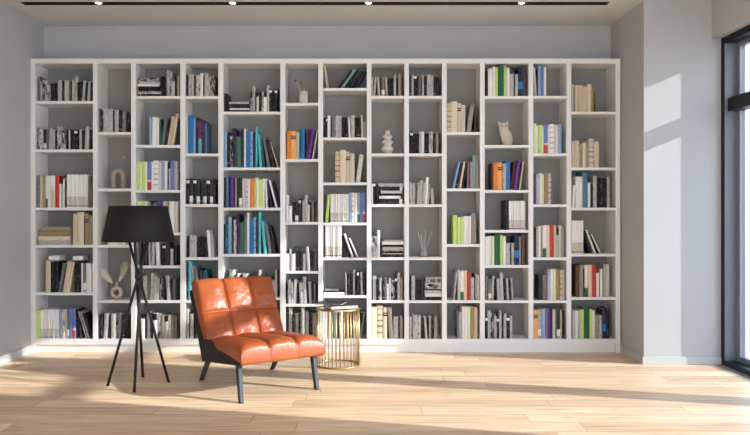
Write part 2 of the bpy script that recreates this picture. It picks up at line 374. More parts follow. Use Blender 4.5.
# Token: <colour><width>x<height>[/dx leaning right | \dx leaning left][:pattern], all in photo pixels on the shelf front; _n is a gap.
# patterns: m mottled photographs, b white foot, d white spot near the head, r red foot, g green foot, n dark band, u blue panel, k black head, y yellow foot, q turquoise foot, j numbered journal (dot at the foot), s striped
BOOKS = {
(1,1): (38.3, "G1.4x25 L2x20 K2.4x21.5:m L3x21:m L2.8x16:m K4x18 K3.4x18.5 L4.3x21 K2.4x20.5 L3.8x21 G1.9x19 K1.4x20 L2.4x21.5 L3x26 K2x19 D2.2x20 L2.8x21/1.5 K1.6x19/1 L2.6x20/1.5 K1.6x19"),
(1,2): (36.2, "K2.4x22:m L4x21:m D3.6x20:b G2x20 L4x21.5 L2.5x20 K1.8x19 L5.2x23:m G3.4x21:m K2.9x20 L1.3x20 K3.4x20 K3.3x20:d K2.6x20 L2.3x20 K2.3x19 L4x23/1 K2.8x20"),
(1,3): (36.3, "Z3.7x32 C2x32 T2.8x32 W2.4x32:g W3.2x32 W4x32:y R4x32 W1.8x24 L1.8x24 W2.2x29 K1.8x33 W2.1x33:j W2.1x33:j W2.1x33:j W2.1x33:j W2.1x33:j W2.1x33:j W2.1x33:j W2.1x33:j W2.1x33:j W2.1x33:j G1.4x32 G1.7x24"),
(1,4): (72.9, "C4x31 I6.5x33 K1x29 N3.9x31:n T3.6x29.5"),
(1,5): (44.9, "C3.5x32 I2.4x31 K3.6x30.3 K3.4x30.3 Z3.2x29/4.5 K1.8x28.5/4.5 C4.6x31/5 I2x30/5 K3.6x30.3 K3.6x30.3 W1x29 G3.3x29:b W3x29 W2.5x28.5 Pk1.8x28.5"),
(1,6): (36.0, "Y4.5x28 W2.45x29:j W2.45x29:j W2.45x29:j W2.45x29:j W2.45x29:j W2.45x29:j W2.45x29:j W2.45x29:j Bl3x30 L3.9x29.5:m C2x29 Bs2.2x29:b Bp3.7x30 Bp3.4x30:r K1.6x29\\5 L1.3x28\\8 D1.2x28\\8 L1.3x28\\8 K3x26\\8"),
(2,1): (99.8, "K3.4x24:m L4x24 L5x23.5 K1.6x22 L4.4x22.5 K3x22 G3.6x21/1 K2.6x20"),
(2,3): (107, "Y2.6x28 W3x28 W3x27 Yp3x28 C3x27 W3x27 T3x27"),
(2,5): (99.5, "K3x24 L4.6x25/1.5 K2x24/1 L4.4x25 K2.4x24:m G3.8x26 K3x24 K4.4x24"),
(3,1): (160.8, "K2.5x20 K3.2x18 L2.6x26 L1.9x25:m L3.5x15 K2x19 T2.4x20"),
(3,2): (148.8, "Bl3.4x28 W4x28 W2.6x27.5 Ev1.8x26 Z3.2x28/3.5 K2.2x27/3.5 C3.8x29/5 C2.8x31.5/5 K2x26"),
(3,3): (136.0, "Y3.7x29 W1.4x28 Y3.5x28.5 W1.6x28 Bp4.2x29:r W1.6x28 W4.9x29.5:s Pk2.9x28 Bl3.5x29.5 W2.6x29 K1.5x28 L1.9x29:k Bp3.5x29.5 L3.4x28.5"),
(3,4): (137.0, "Yp3.5x31 Y2.9x31.5 W3.5x31.5 L3.4x30 Bn2.9x31.5 Z3.4x30 V4.1x33 K1.2x31 L3.5x31.5 T2.9x31.5 W2.9x31 W2x31 Bk3.8x31"),
(3,5): (140.0, "L1.9x24 K2.6x22 D2.8x23 L2.3x24\\1 L2.8x24/1 W3.8x23\\1.5 K1.9x21 K3.5x21:d D3.2x23.5 K1x22 L3.3x16.5 K3.6x20"),
(3,6): (142.6, "L3.9x24 G2.9x23 L3.4x27/1 L3x24/1 L2.1x22/1 G3.4x22:m K2.8x21 L3.8x24.5\\1.5 K1.5x21 G2.8x21 D2.8x22"),
(3,7): (137.3, "L1.6x22 D1.8x23 W3.8x20 K1.9x24 L3.5x27 K2.9x26 W3.8x25:k L3.8x24.5:m T3.5x23.5 L3.8x23:k L2.4x23.5 T2.4x23 G3.2x23"),
(4,1): (186.5, "K1.7x22 L2.9x22 L2.3x22 D2.2x21 L4.3x21:m W2.9x23 K1.1x21 L4x23 L2.3x20:m D4.4x20:m"),
(4,2): (185.7, "W2x40 B4.9x38 Bl2.3x36 Bn2.9x36 Vm3.5x33:q Vd2.6x33 Bs2x31"),
(4,3): (186.2, "K3.2x25.5:d D3.4x26:b K3.3x25.5:d D3.3x25:b K3.3x24.5 D3.4x25:b K3.3x25:d D3.3x24:b K2.6x25"),
(4,4): (187.2, "K2.1x21 L4.1x22.5 L2.9x22:m K2.9x20.5 K3.9x20.5 K3.5x19.5 W2.8x27\\2 L2.5x23\\2"),
(4,5): (185.8, "Bn2.3x38 Q3.2x39 L2.3x34\\1 Z2.9x33\\3 K3.4x31\\4 D2.8x30\\4 Qd2.6x30\\5"),
(4,6): (186.2, "L2.4x30 D1x26 L3.6x24 K3x24 G3x23 L4x24 K3x22 L3x24 K3x22"),
(5,1): (224.0, "K3.5x18.5 K1.5x17.5\\.5"),
(5,11): (250.2, "K1.8x20:m L3x26.5 K0.9x20 W2.9x15.5 K2.6x20 L2x20:m W2.9x20:k L2.5x26.5 K2.6x23:d K2.5x21 K2.6x23:d"),
(5,2): (224.0, "Bl2.8x36.5 K2.6x35 K3.2x32:m Vd2.8x39 Ev5.2x31 Vd2.8x39 W1.9x39 B4.1x36.5 Bl2.8x36:s Bn2.4x35 Q2x40.5 Q2.7x33\\2 Qd1.6x30\\3 Z3.2x30\\5 K3.2x28\\6 L1.1x27\\8"),
(5,3): (223.6, "Bn2.5x30 Bs2.5x30 K1.8x31 V3.4x31 Vd1.6x30 T2x30 D2.3x30 D3.3x30:b Bk3.4x29 Pk2.7x29:s W2.7x28.5 O4.3x29 Y2.1x30 W2.4x30 Y4.2x28 W2.4x29 W2.3x29\\1 Vd1.5x27\\4 W2.3x28\\7 Vd2.2x27\\7"),
(5,4): (223.6, "K1.4x30 Qd2.4x30:u Bl3.7x37 D1.9x31 Br3x34:m Vd2.8x40 Ev5.2x32 Mv2.2x39 W2.1x41 B4.3x35 Bl2.3x36.5:s Bn2.5x35 Q2.3x42 Q2.9x33\\3 Z3.3x31\\4.5 K3.3x28\\5"),
(5,5): (224.0, "D3x20 Qd2x22 W4.8x27:m K2.8x22 W2.8x23 K2.8x22 W4.8x23:m K2.8x21 G3.8x20 K3.8x20 L2.9x27 K3.8x22 K3.8x20 D3.4x20 L2.8x17 L1.9x27"),
(5,6): (226.0, "K3x24 L3x25 K4x23 G3x24 L4x23 K3x24 W3x25 K3x22 L3x22 D4x24 K3x22 L3x24 G3x22 K3x23"),
(6,2): (285.6, "Br0.9x27 O4.1x28.5 A4.9x28:n L3.4x27 Qd1.9x30 B3.3x31 Mr2x30/4 V3.3x31/5 K1.5x29/5 Bk1.4x30/5"),
(6,3): (286.0, "W2.5x27 W3.5x16 K2.8x20 D3.3x20:b D2.5x23:d K1.3x20 L2.5x22 L2.9x27 W1.9x23:k K1.6x20 G2.5x21.5 K1.9x20 G2.2x21"),
(6,4): (286.0, "W3.2x17 L1.9x22 W3.9x17 D2.4x24 K2.4x20 K2.4x20 L3.2x17 L3.3x24\\1.5 K3.8x20 G2x23"),
(6,5): (286.0, "K1.7x20 L2.9x24 L2.3x22:m W2.8x24/1 K1.9x20 L3.4x21\\1 L3.3x27\\1 K1.3x20 L2.8x22\\1 K1.9x20 G1.9x20"),
(6,6): (286.3, "K2.4x25 L3.4x31 K2.9x24 L3.4x25 K2.2x25 L3.4x31 G4.2x27 K3.8x25 T3.4x25"),
(7,1): (323.4, "C2.2x23.5\\3.5 _9.5 K2.4x21.5/13 Mt2.5x23.2/13.5 K2.8x22/12.5 Bn2.6x21/11.5 K2.2x20/10.5 D1.9x20/10"),
(7,2): (323.2, "K2.5x20 K1.6x20:d W2.9x22 K1.2x20 G3.5x21 L3.4x22 L2.9x22 K3x20 K2.9x20 W1.8x20\\1 L4x22.5 K2.1x20 K4.2x20 W1.2x23\\.5 T3.2x16"),
(7,3): (335.0, "C4.7x31:s I6x32.5 C3.9x31:n Bk4.6x29 _1 Bk4.4x28/4"),
(7,4): (325.0, "Y2.9x28/2.4 W2.22x28.5:j W2.22x28.5:j W2.22x28.5:j W2.22x28.5:j W2.22x28.5:j W2.22x28.5:j W2.22x28.5:j W2.22x28.5:j Bl2.9x30 W2.3x30:s W3.1x29.5 Qp2.6x30:g Bp2.9x30 Bp2.6x30:r"),
(7,5): (323.2, "K2x31.5 W2.25x32:j W2.25x32:j W2.25x32:j W2.25x32:j W2.25x32:j W2.25x32:j W2.25x32:j K2.4x22\\6 W2x25\\8.5 K1.2x22\\8 W1.4x21\\8.5"),
(7,6): (345.4, "L1.5x23\\.6 K2.9x22 K2.9x22 L2.1x25 K1.6x22 K1.9x24:d K1.2x22 L2.3x23\\.8 K1.5x22"),
(7,7): (323.4, "W3.9x28 C3.8x27 K2x25 Qp3.8x28 K2.8x25 W2.9x27 Br2.9x28 N2.9x27 K2.8x25 D2.9x27 _1.5 K2.8x26/4 G2x26/4"),
(8,1): (371.7, "L1.4x19 L1.9x19/1.5 L2.2x19.5\\1.5 K1x18 G3.3x19.5:b L1.9x19.5\\1.2 K2.8x18 K2.8x18 L2.5x21.5 K1.8x18 T3x22.5"),
(8,3): (371.6, "W1.3x20 K2.5x22:d K2.9x20"),
(8,4): (371.6, "L5.4x21:m W2.8x27 K1.7x20"),
(8,5): (371.6, "K1.2x20 L1.4x24 L1.9x24 K2.6x21 W2.9x22:m K2.4x20 G2.5x22 W1.6x22:k L2.2x22 D3.8x20:m K2.5x23:d L2.7x27 T2.3x22"),
(8,6): (371.7, "I5.1x31.5 I6x33:s I4.2x31:n T4.1x31\\2 L4.9x22 K1.4x20 T2.7x22"),
(9,1): (409.2, "D2.3x21 L2.1x21.5 K2.9x21.5:d K1.9x20 G2.1x21 K0.9x20 L2.1x21.5 K2.9x20 L3.7x21.5 L2.9x21 D1.9x20 K3.4x19"),
(9,2): (409.2, "K1x20 K2.5x22:d K3.1x20 K3.1x20 L2.5x22 W2.5x22 K2.3x20 K2.3x20 L3.7x22:m K2.9x20 T2.9x22 K1.3x20"),
(9,3): (409.2, "L2.3x22 W1x20 L2.1x21 G1.9x22 L2.4x22/.8 L2.5x24/1 L2.4x22/1.3 W2.5x27/1.8 L2.1x20/1.4 _1 L2.9x16\\1"),
(9,5): (409.6, "K1.7x20 L3.6x24.5 D2.7x21 K2.7x21 D2.5x21"),
(9,6): (409.3, "L2.3x22 K0.8x20 L4.9x23.5 W3.5x23:m K2.6x21 L2.4x22\\1.5 K1.4x20 L2.4x22 K2.4x20 T3.3x22"),
(10,1): (447.0, "C4.2x29:s I6.1x31 C3.7x29:n Bk4.2x27.5 _0.8 T4.4x27/4 Br1.7x26"),
(10,2): (452.4, "Bl2.1x27/6 K2.6x26/5.5 P2.2x27/4.5 K1.9x26/4 Mv2.3x26.5/.6 T2.9x26.5 Qp3.1x33 T2.9x33"),
(10,3): (453.0, "Y4.2x29 Yp2.5x27 Y3.3x27 W2.5x28 W2.5x28 W2.7x28 T2.6x31 T2.6x30"),
(10,4): (453.0, "L1.6x28/3 Bk2.5x30 W3.5x29:g P3.2x29.5 R3.5x28 L3.5x22.5 D1x26 L1.9x26 Pk2.1x25"),
(10,5): (457.2, "G1.9x26 L2.9x26 W2.6x32 W2.4x32 Yp3.1x32 N3.5x32 C3.5x31"),
(11,1): (485.2, "K2.9x26 W4.3x28 W2.4x29.5 Y2.9x29 E5.7x31 Y2.8x31 W2.8x28.5 L4.7x22.5 K0.7x21 L2.9x22 Bn4.9x29:u Br3.4x29"),
(11,3): (491.3, "Br1.9x27 O4.2x27.5 A5.1x27.5:n L3.4x26.5 B4.2x29 Mr2.8x28/3 V3.4x29.5/4 K1.8x28/4 C1.4x29/4"),
(11,4): (505.0, "K3.8x30 W2.22x29:j W2.22x29:j W2.22x29:j W2.22x29:j W2.22x29:j W2.22x29:j W2.22x29:j T1.2x28"),
(11,5): (485.0, "W3.9x28.5 W2.4x29 Yp2.9x29 E5.7x31 Y2.6x30 W2.9x28.5 L4.5x22 K0.7x21 L2.9x22 Bn5.3x29:u L1.5x28 Br3.8x30"),
(11,6): (485.3, "G2.9x24 G2.9x21:b L2.5x24/1 K1.8x21 L2.9x21.5\\.8 L3.3x27\\.8 K2.2x21 L2.4x22\\1 K1.2x20 L1.9x22\\1.5"),
(11,7): (485.2, "K2.4x22:d L2.9x28 K3.3x25:m L2.6x23 K2.3x21:d L2.6x28 K1.9x22 L2.9x24.5 K3.3x22:d L2.6x23"),
(12,1): (535.0, "Bk1.9x29\\1.6 K0.8x27 Bl2.9x30 Bp3.1x30 W2.3x29"),
(12,2): (533.6, "Yp2.9x30 W1.9x28 Y3.4x28.5 W1.9x28 Bp3.9x29.5:r W1.6x28 W4.9x29.5:s Pk3.5x28.5 Bl3.4x29.5"),
(12,3): (536.2, "Lv2.9x30 W2.4x31 Yp2.4x30 N3.9x31 Bk2.9x30.5:s"),
(12,4): (534.2, "D1.9x30 L2.3x31 W1.9x31 T2.1x31 W3.7x32:g P3.5x32 R3.7x32 C2.4x32 L2.5x30:k Bk2.9x32 T2.9x31"),
(12,5): (539.0, "D3.9x25 G4.3x25.5 Lv3.1x30 W2.5x31 Yp2.9x31 N3.9x31 C2.5x30:s L2.3x30"),
(12,6): (533.8, "A4.2x28.5:n L3.5x29:b Bl3.9x30 Mv2.1x30 V2.4x30 Vd2.1x30 Bk2.7x29 G1.7x29 D3.2x29:b C2.1x28.5 K1.4x28"),
(13,1): (571.7, "Bk1.9x27.5 K0.8x25 C4.6x27 C3.7x26.5 C4.7x25.5 I3.9x28 N1.9x25\\.7 Br1x22\\1"),
(13,2): (571.7, "C3.3x26.5 C4.2x27 T3.2x23 I3.2x25 T3.1x26 Bk5.1x29:s C4.9x26"),
(13,3): (572.0, "W2.3x22.5/1 W3.6x31 W3.6x31 Bs5.1x35 W2.4x25 K2.5x24 L3.7x31.5 K3.4x30 K3.4x30 K3.4x29 L2.6x31"),
(13,4): (571.6, "W2.3x33:j W2.3x33:j W2.3x33:j W2.3x33:j W2.3x33:j K2.6x23\\6 W1.8x25\\9 K1.3x22\\9 W1.4x21\\9"),
(13,5): (575.5, "Br3.6x31.5 T4.4x32 K0.8x28 W3.9x31.5:g P3.7x32 R3.9x32 W2.9x24 K0.9x24 W2.5x28 K0.9x28 L3x32.5 Bk3x32.5"),
(13,6): (572.2, "L2.9x28.5 W2.9x28 L2.4x28 Y3.4x29 E5.5x30.5 Y2.7x29.5 W2.7x28 T4.5x23 L2.9x23 Bn3.9x29:u K2.9x30"),
}
# lying books: compartment -> list of stacks (x, [bottom-up (colour, thickness, x offset, length, pattern)], height above the shelf)
STACKS = {
(1,4): [(38.0, [('L', 4.6, 0.6, 32, ''), ('I', 4.1, 0, 32.2, ''), ('N', 5.6, 0.2, 32, 'e'), ('T', 4.0, 4, 28.7, '')], 0)],
(1,5): [(48.9, [('W', 4.4, 0, 10.5, '')], 32.1), (72.6, [('W', 4.2, 0, 10, '')], 32.1)],
(3,1): [(137.4, [('K', 2.4, 0, 22.8, ''), ('L', 2.8, 0.3, 23, 'm'), ('K', 4.8, 1, 22, ''), ('W', 2.3, 0, 21.8, ''), ('L', 2.4, 2.2, 20.6, ''), ('K', 3.6, 0.5, 22, 'm')], 0)],
(5,1): [(228.8, [('K', 1.9, 0, 21, ''), ('W', 2, 0.8, 19.6, ''), ('K', 4.0, -.2, 21, ''), ('L', 2.5, 0, 20, '')], 0)],
(7,6): [(323.6, [('W', 3.0, 0.2, 20.5, ''), ('K', 1.4, 0, 20.5, ''), ('L', 1.1, 1.2, 14, '')], 0)],
(8,3): [(378.9, [('K', 5.4, 0.2, 24.6, 'd'), ('W', 3.1, 0.2, 21.4, ''), ('K', 2.3, 0.4, 22.5, ''), ('W', 3, 2.1, 21, ''), ('K', 3.7, 3.2, 21.6, 'd'), ('L', 3.5, -.3, 25, '')], 0)],
(8,4): [(382.0, [('K', 2.9, 0, 21.8, ''), ('L', 1.2, .3, 21, ''), ('K', 1.9, .2, 21, ''), ('L', 4.3, .6, 21.3, ''), ('K', 2.3, .4, 21, ''), ('W', 3.1, 0, 21.9, ''), ('L', 1.5, 1.8, 19.6, '')], 0)],
(9,5): [(424.9, [('K', 3.1, .3, 16.5, ''), ('W', 3.6, .2, 16.6, ''), ('L', 3.1, -.4, 16.8, ''), ('K', 1.5, .4, 16, ''), ('W', 6.2, .1, 16.3, 'm'), ('K', 3.6, .5, 16, 'm'), ('L', 1.9, .8, 15.5, '')], 0)],
}
TIER = ['top', 'second', 'third', 'fourth', 'fifth', 'sixth', 'seventh']
CORD = ['leftmost', 'second', 'third', 'fourth', 'fifth', 'sixth', 'seventh', 'eighth', 'ninth', 'tenth', 'eleventh', 'twelfth', 'rightmost']
NTH = ['first', 'second', 'third', 'fourth', 'fifth', 'sixth', 'seventh', 'eighth', 'ninth', 'tenth', 'eleventh', 'twelfth', 'thirteenth', 'fourteenth', 'fifteenth', 'sixteenth']
NUM = ['', 'one', 'two', 'three', 'four', 'five', 'six', 'seven', 'eight', 'nine', 'ten', 'eleven', 'twelve', 'thirteen', 'fourteen', 'fifteen', 'sixteen', 'seventeen', 'eighteen']

def spine_segments(col, pat, h, rnd):
    """[(z0..1 upper end, colour code)] from the foot up"""
    if pat == 'm': return [(1, 'Fd' if col in 'KDG' else 'Fl')]
    if pat == 's':
        other = {'W': 'L', 'I': 'N', 'C': 'N', 'Bk': 'T', 'Pk': 'Bl', 'Bl': 'Bp'}.get(col, 'G')
        return [(0.16, col), (0.20, other), (0.34, col), (0.40, other), (0.52, col), (0.57, other), (0.70, col), (0.73, other), (0.88, col), (0.90, other), (1, col)]
    if pat == 'e': return [(1, col)]
    return {'b': [(0.10, 'L'), (0.32, 'W'), (1, col)], 'd': [(0.82, col), (0.94, 'W'), (1, col)], 'r': [(0.10, 'R'), (0.28, 'R'), (0.36, 'P'), (1, col)],
            'g': [(0.28, 'Ev' if col == 'Qp' else 'Ev'), (0.34, 'Yp'), (1, col)], 'n': [(0.72, col), (0.78, 'Br'), (0.80, col), (0.84, 'Br'), (1, col)],
            'u': [(0.25, col), (0.50, 'B'), (1, col)], 'k': [(0.74, col), (1, 'K')], 'y': [(0.55, 'C'), (0.66, 'I'), (1, col)], 'q': [(0.45, 'Q'), (1, col)],
            'j': [(0.035, 'J'), (0.065, 'D'), (0.07, 'J'), (0.34, 'Bk'), (1, 'J')]}.get(pat) or ([(0.12, col), (0.14, 'L'), (1, col)] if rnd.random() < .15 and col in 'KD' else [(1, col)])

def book_geo(w, h, d, col, pat, rnd):
    """hardback: a C-shaped cover around an inset page block; local x -w..0, y 0 (spine) .. d, z 0..h"""
    t = min(0.0028, w * 0.16)
    r = min(0.006, w * 0.3)
    prof = [(-w, r), (-w * 0.80, r * 0.25), (-w * 0.5, 0), (-w * 0.2, r * 0.25), (0, r), (0, d), (-t, d), (-t, r + t), (-w + t, r + t), (-w + t, d), (-w, d)]
    segs = spine_segments(col, pat, h, rnd)
    keys = [col]
    for _, k in segs:
        if k not in keys: keys.append(k)
    zs = [0.0] + [s[0] * h for s in segs]
    n = len(prof); V, Fc, MI = [], [], []
    for z in zs: V += [(x, y, z) for x, y in prof]
    for i, (_, k) in enumerate(segs):
        for j in range(n):
            a, b = i * n + j, i * n + (j + 1) % n
            Fc.append((a, b, b + n, a + n)); MI.append(keys.index(k) if j < 4 else 0)
    Fc.append(tuple(reversed(range(n)))); MI.append(0)
    top = (len(zs) - 1) * n
    Fc.append(tuple(range(top, top + n))); MI.append(0)
    e = 0.0035; o = len(V); pm = len(keys)
    x0, x1, y0, y1, z0, z1 = -w + t * 0.98, -t * 0.98, r + t * 0.98, d - 0.005, e, h - e
    V += [(x0,y0,z0),(x1,y0,z0),(x1,y1,z0),(x0,y1,z0),(x0,y0,z1),(x1,y0,z1),(x1,y1,z1),(x0,y1,z1)]
    for q in ((0,3,2,1),(4,5,6,7),(0,1,5,4),(1,2,6,5),(2,3,7,6),(3,0,4,7)): Fc.append(tuple(o + i for i in q)); MI.append(pm)
    return V, Fc, MI, keys

def corners(px_, w, h, th, z):
    """rectangle of a book in the shelf plane; px_ pivot x"""
    c, s = math.cos(th), math.sin(th)
    loc = [(-w, 0), (0, 0), (0, h), (-w, h)] if th >= 0 else [(0, 0), (w, 0), (w, h), (0, h)]
    return [(px_ + x * c + zz * s, z - x * s + zz * c) for x, zz in loc]

def overlap(A, B):
    for P in (A, B):
        for i in range(4):
            ex, ez = P[(i+1) % 4][0] - P[i][0], P[(i+1) % 4][1] - P[i][1]
            nx, nz = -ez, ex
            a = [x*nx + z*nz for x, z in A]; b = [x*nx + z*nz for x, z in B]
            if max(a) <= min(b) + 1e-7 or max(b) <= min(a) + 1e-7: return False
    return True

ALL = []     # every book: dict
YS = F + 0.022
SC = YS / FPX
def parse(tok):
    pat = ''
    if ':' in tok: tok, pat = tok.split(':')
    lean = 0.0
    if '/' in tok: tok, l = tok.split('/'); lean = float(l)
    elif '\\' in tok: tok, l = tok.split('\\'); lean = -float(l)
    i = 0
    while tok[i].isalpha() and tok[i] != 'x': i += 1
    w, h = tok[i:].split('x')
    return tok[:i], float(w), float(h), lean, pat

GAP = 0.0006
for (c, r), (x0, s) in sorted(BOOKS.items()):
    rr = 1 if r == 11 else r
    left, right = COLS[c - 1]
    sh = (SHELF[c - 1] + [BOT])[rr - 1]
    z = PZ(sh, F) + 0.0004
    XLo, XHi = PX(left, F) + 0.001, PX(right, F) - 0.001
    if (c, r) == (5, 1): XHi = PX(228.7, YS)
    if (c, r) == (8, 3): XHi = PX(378.5, YS)
    if (c, r) == (8, 4): XHi = PX(381.9, YS)
    if (c, r) == (9, 5): XHi = PX(424.4, YS)
    toks = s.split()
    shrink = 1.0
    for attempt in range(40):
        cur = max(PX(x0, YS), XLo); placed = []; ok = True
        for tk in toks:
            if tk[0] == '_': cur += float(tk[1:]) * SC * shrink; continue
            col, w, h, lean, pat = parse(tk)
            w *= SC * shrink; h = h * SC
            th = math.asin(lean * SC / h)
            px_ = cur + (w * math.cos(th) if th >= 0 else 0)
            q = corners(px_, w, h, th, z)
            sh_x = max(0, XLo - min(p[0] for p in q)); px_ += sh_x; q = corners(px_, w, h, th, z)
            guard = 0
            while any(overlap(q, p['q']) for p in placed[-8:]) and guard < 900:
                px_ += 0.0004; guard += 1; q = corners(px_, w, h, th, z)
            px_ += GAP; q = corners(px_, w, h, th, z)
            if max(p[0] for p in q) > XHi: ok = False; break
            cur = max(q[1][0], q[0][0]) if th >= 0 else q[1][0]
            if th < 0: cur = px_ + w * math.cos(th)
            placed.append(dict(c=c, r=rr, col=col, w=w, h=h, th=th, pat=pat, px=px_, z=z, q=q, lying=False))
        if ok: break
        shrink *= 0.985
        if attempt > 8: x0 -= 0.25
    if not ok: print('CELL OVERFLOW', c, r, len(placed), len(toks))
    ALL += placed
for (c, r), stacks in STACKS.items():
    sh = (SHELF[c - 1] + [BOT])[r - 1]
    for x0, layers, up in stacks:
        z = PZ(sh, F) + 0.0004 + up * SC
        n = 0
        for col, t, xo, ln, pat in layers:
            ALL.append(dict(c=c, r=r, col=col, w=t * SC - 0.0004, h=ln * SC, th=PI / 2, pat=pat if pat != 'e' else 'e', px=PX(x0 + xo, YS), z=z, lying=True, layer=n, nl=len(layers), up=up, q=None))
            z += t * SC; n += 1

HIDE = {(5, 6): 0.02, (4, 6): 0.35, (2, 3): 0.1, (3, 4): 0.55, (4, 5): 0.7, (5, 5): 0.4, (7, 7): 0.6, (6, 6): 0.8}
for b in ALL:
    b['area'] = b['w'] * b['h'] / SC / SC * HIDE.get((b['c'], b['r']), 1.0)
    b['journal'] = b['pat'] == 'j'
books = sorted([b for b in ALL if not b['journal']], key=lambda b: -b['area'])
N_BOOKS = 298
for b in books[N_BOOKS:]: b['stuff'] = True
print('books', len(books), 'journals', len(ALL) - len(books), 'smallest individual', books[min(N_BOOKS, len(books)) - 1]['area'])

def look(b):
    wpx, hpx = b['w'] / SC, b['h'] / SC
    word = PAL[b['col']][1]
    extra = {'m': 'mottled', 'r': 'red-footed', 'g': 'green-footed', 'n': 'banded', 'b': 'white-labelled', 'd': 'white-spotted', 'u': 'blue-panelled', 'k': 'black-headed', 'q': 'turquoise-footed', 's': 'striped', 'y': 'yellow-footed', 'e': 'gilt-lettered'}.get(b['pat'], '')
    size = 'slim' if wpx < 2.6 else ('thick' if wpx > 4.4 else '')
    if b['lying']: size = 'lying'
    elif abs(b['th']) > 0.07: size = 'leaning'
    return ' '.join(x for x in (size, extra, word) if x)

cells = {}
for b in ALL: cells.setdefault((b['c'], b['r']), []).append(b)
for (c, r), bs in cells.items():
    n_r = len(SHELF[c - 1]) + 1
    tier = 'bottom' if r == n_r else TIER[r - 1]
    where = f'{tier} compartment of {CORD[c - 1]} bookcase column'
    fam = {}
    for b in bs: fam.setdefault(('matching white journal' if b['journal'] else look(b) + ' book'), []).append(b)
    plain = lambda k: k.split(' ', 1)[1] if k.split(' ', 1)[0] in ('slim', 'thick') else k
    for k, v in list(fam.items()):
        if plain(k) == k and not k.startswith(('lying', 'leaning', 'matching')) and any(plain(q) == k and q != k for q in fam): fam['medium-width ' + k] = fam.pop(k)
    for k, v in fam.items():
        v.sort(key=lambda b: (b['px'] if not b['lying'] or b.get('up') else 0, -b['z']))
        for i, b in enumerate(v):
            if len(v) == 1: b['label'] = f'{k}, {where}'
            elif b['lying'] and not b.get('up'):
                pos = 'upper' if i == 0 and len(v) == 2 else 'lower' if len(v) == 2 else 'topmost' if i == 0 else 'lowest' if i == len(v) - 1 else NTH[i] + ' down'
                b['label'] = f'{pos} of {NUM[len(v)]} {k}s, {where}'
            else:
                pos = 'leftmost' if i == 0 else 'rightmost' if i == len(v) - 1 else NTH[i]
                b['label'] = f'{pos} of {NUM[len(v)]} {k}s, {where}'
            b['group'] = ('journals' if b['journal'] else 'books') + f' in the {where}'

rnd = random.Random(11)
stuff_V, stuff_F, stuff_M, stuff_keys = [], [], [], []
for b in ALL:
    tall = b['h'] if not b['lying'] else b['h'] * 0.8
    d = min(0.235, max(0.15, tall * 0.68 + rnd.uniform(-.01, .01)))
    w = b['w']
    V, Fc, MI, keys = book_geo(w, b['h'], d, 'J' if b['journal'] else b['col'], b['pat'], rnd)
    th = b['th']
    if th < 0: V = [(x + w, y, z) for x, y, z in V]
    yy = F + 0.012 + rnd.uniform(0, 0.022)
    loc = Vector((b['px'], yy, b['z']))
    mats = [CM(k) for k in keys] + [M_page]
    if b.get('stuff'):
        R = Matrix.Rotation(th, 3, 'Y'); o0 = len(stuff_V)
        stuff_V += [tuple(R @ Vector(v) + loc) for v in V]; stuff_F += [tuple(i + o0 for i in f) for f in Fc]
        ks = keys + ['PAGE']
        for k in ks:
            if k not in stuff_keys: stuff_keys.append(k)
        stuff_M += [stuff_keys.index(ks[i]) for i in MI]
    else:
        o = mesh_obj('journal' if b['journal'] else 'book', V, Fc, mats, MI, loc=loc)
        o.rotation_euler = (0, th, 0)
        tag(o, b['label'], 'journal' if b['journal'] else 'book', b['group'])
o = mesh_obj('slim_books', stuff_V, stuff_F, [M_page if k == 'PAGE' else CM(k) for k in stuff_keys], stuff_M)
tag(o, 'the remaining narrow black, grey and coloured books filling in between the thicker books on the shelves', 'books', kind='stuff')

# ------------------------------------------------------------------ ornaments on the shelves
M_clay = mat('beige_clay', (0.36, 0.29, 0.23), 0.8); add_noise_bump(M_clay, 120, 0.15, 0.001)
M_clay2 = mat('sand_clay', (0.58, 0.46, 0.35), 0.8); add_noise_bump(M_clay2, 140, 0.2, 0.001)
M_cer = mat('cream_ceramic', (0.60, 0.57, 0.52), 0.5)
M_owl = mat('owl_stone', (0.58, 0.50, 0.44), 0.75); add_noise_bump(M_owl, 70, 0.3, 0.002)
M_wood = mat('pencil_wood', (0.45, 0.30, 0.16), 0.6)
M_brass_thin = mat('wire_brass', (0.35, 0.25, 0.12), 0.4, 1.0)
M_plume = mat('dried_plume', (0.90, 0.86, 0.76), 0.9)
M_stalk = mat('dried_stalk', (0.40, 0.31, 0.18), 0.8)

# arch sculpture with a bead on a wire (second column)
Y = F + 0.12
k = Y / FPX
base = PZ(188.4, F)
sx = PX(118.3, Y)
arch = empty('arch_sculpture', (sx, Y, base)); tag(arch, 'beige clay arch sculpture with a small ball on a wire above it', 'sculpture')
bm = bmesh.new()
ro, ri, ht = 7.4 * k, 2.6 * k, 20.5 * k
pts = [(-(ro + ri) / 2, 0, 0.0), (-(ro + ri) / 2, 0, (ht - ro) * 0.5), (-(ro + ri) / 2, 0, ht - ro)]
pts += [((ro + ri) / 2 * -math.cos(PI * i / 12), 0, ht - ro + (ro + ri) / 2 * math.sin(PI * i / 12)) for i in range(1, 12)]
pts += [((ro + ri) / 2, 0, ht - ro), ((ro + ri) / 2, 0, (ht - ro) * 0.5), ((ro + ri) / 2, 0, 0.0)]
add_tube(bm, pts, (ro - ri) / 2, 14); bm_obj('arch', bm, M_clay, arch, True)
bm = bmesh.new(); bx_, bz_ = 5.6 * k, 31.0 * k
add_tube(bm, [(bx_ * 0.9, 0, ht - 3.2 * k), (bx_, 0, bz_)], 0.0012, 6); bm_obj('wire', bm, M_brass_thin, arch)
bm = bmesh.new(); bmesh.ops.create_uvsphere(bm, u_segments=18, v_segments=12, radius=2.1 * k, matrix=Matrix.Translation((bx_, 0, bz_))); bm_obj('bead', bm, mat('bead_wood', (0.33, 0.22, 0.16), 0.6), arch, True)

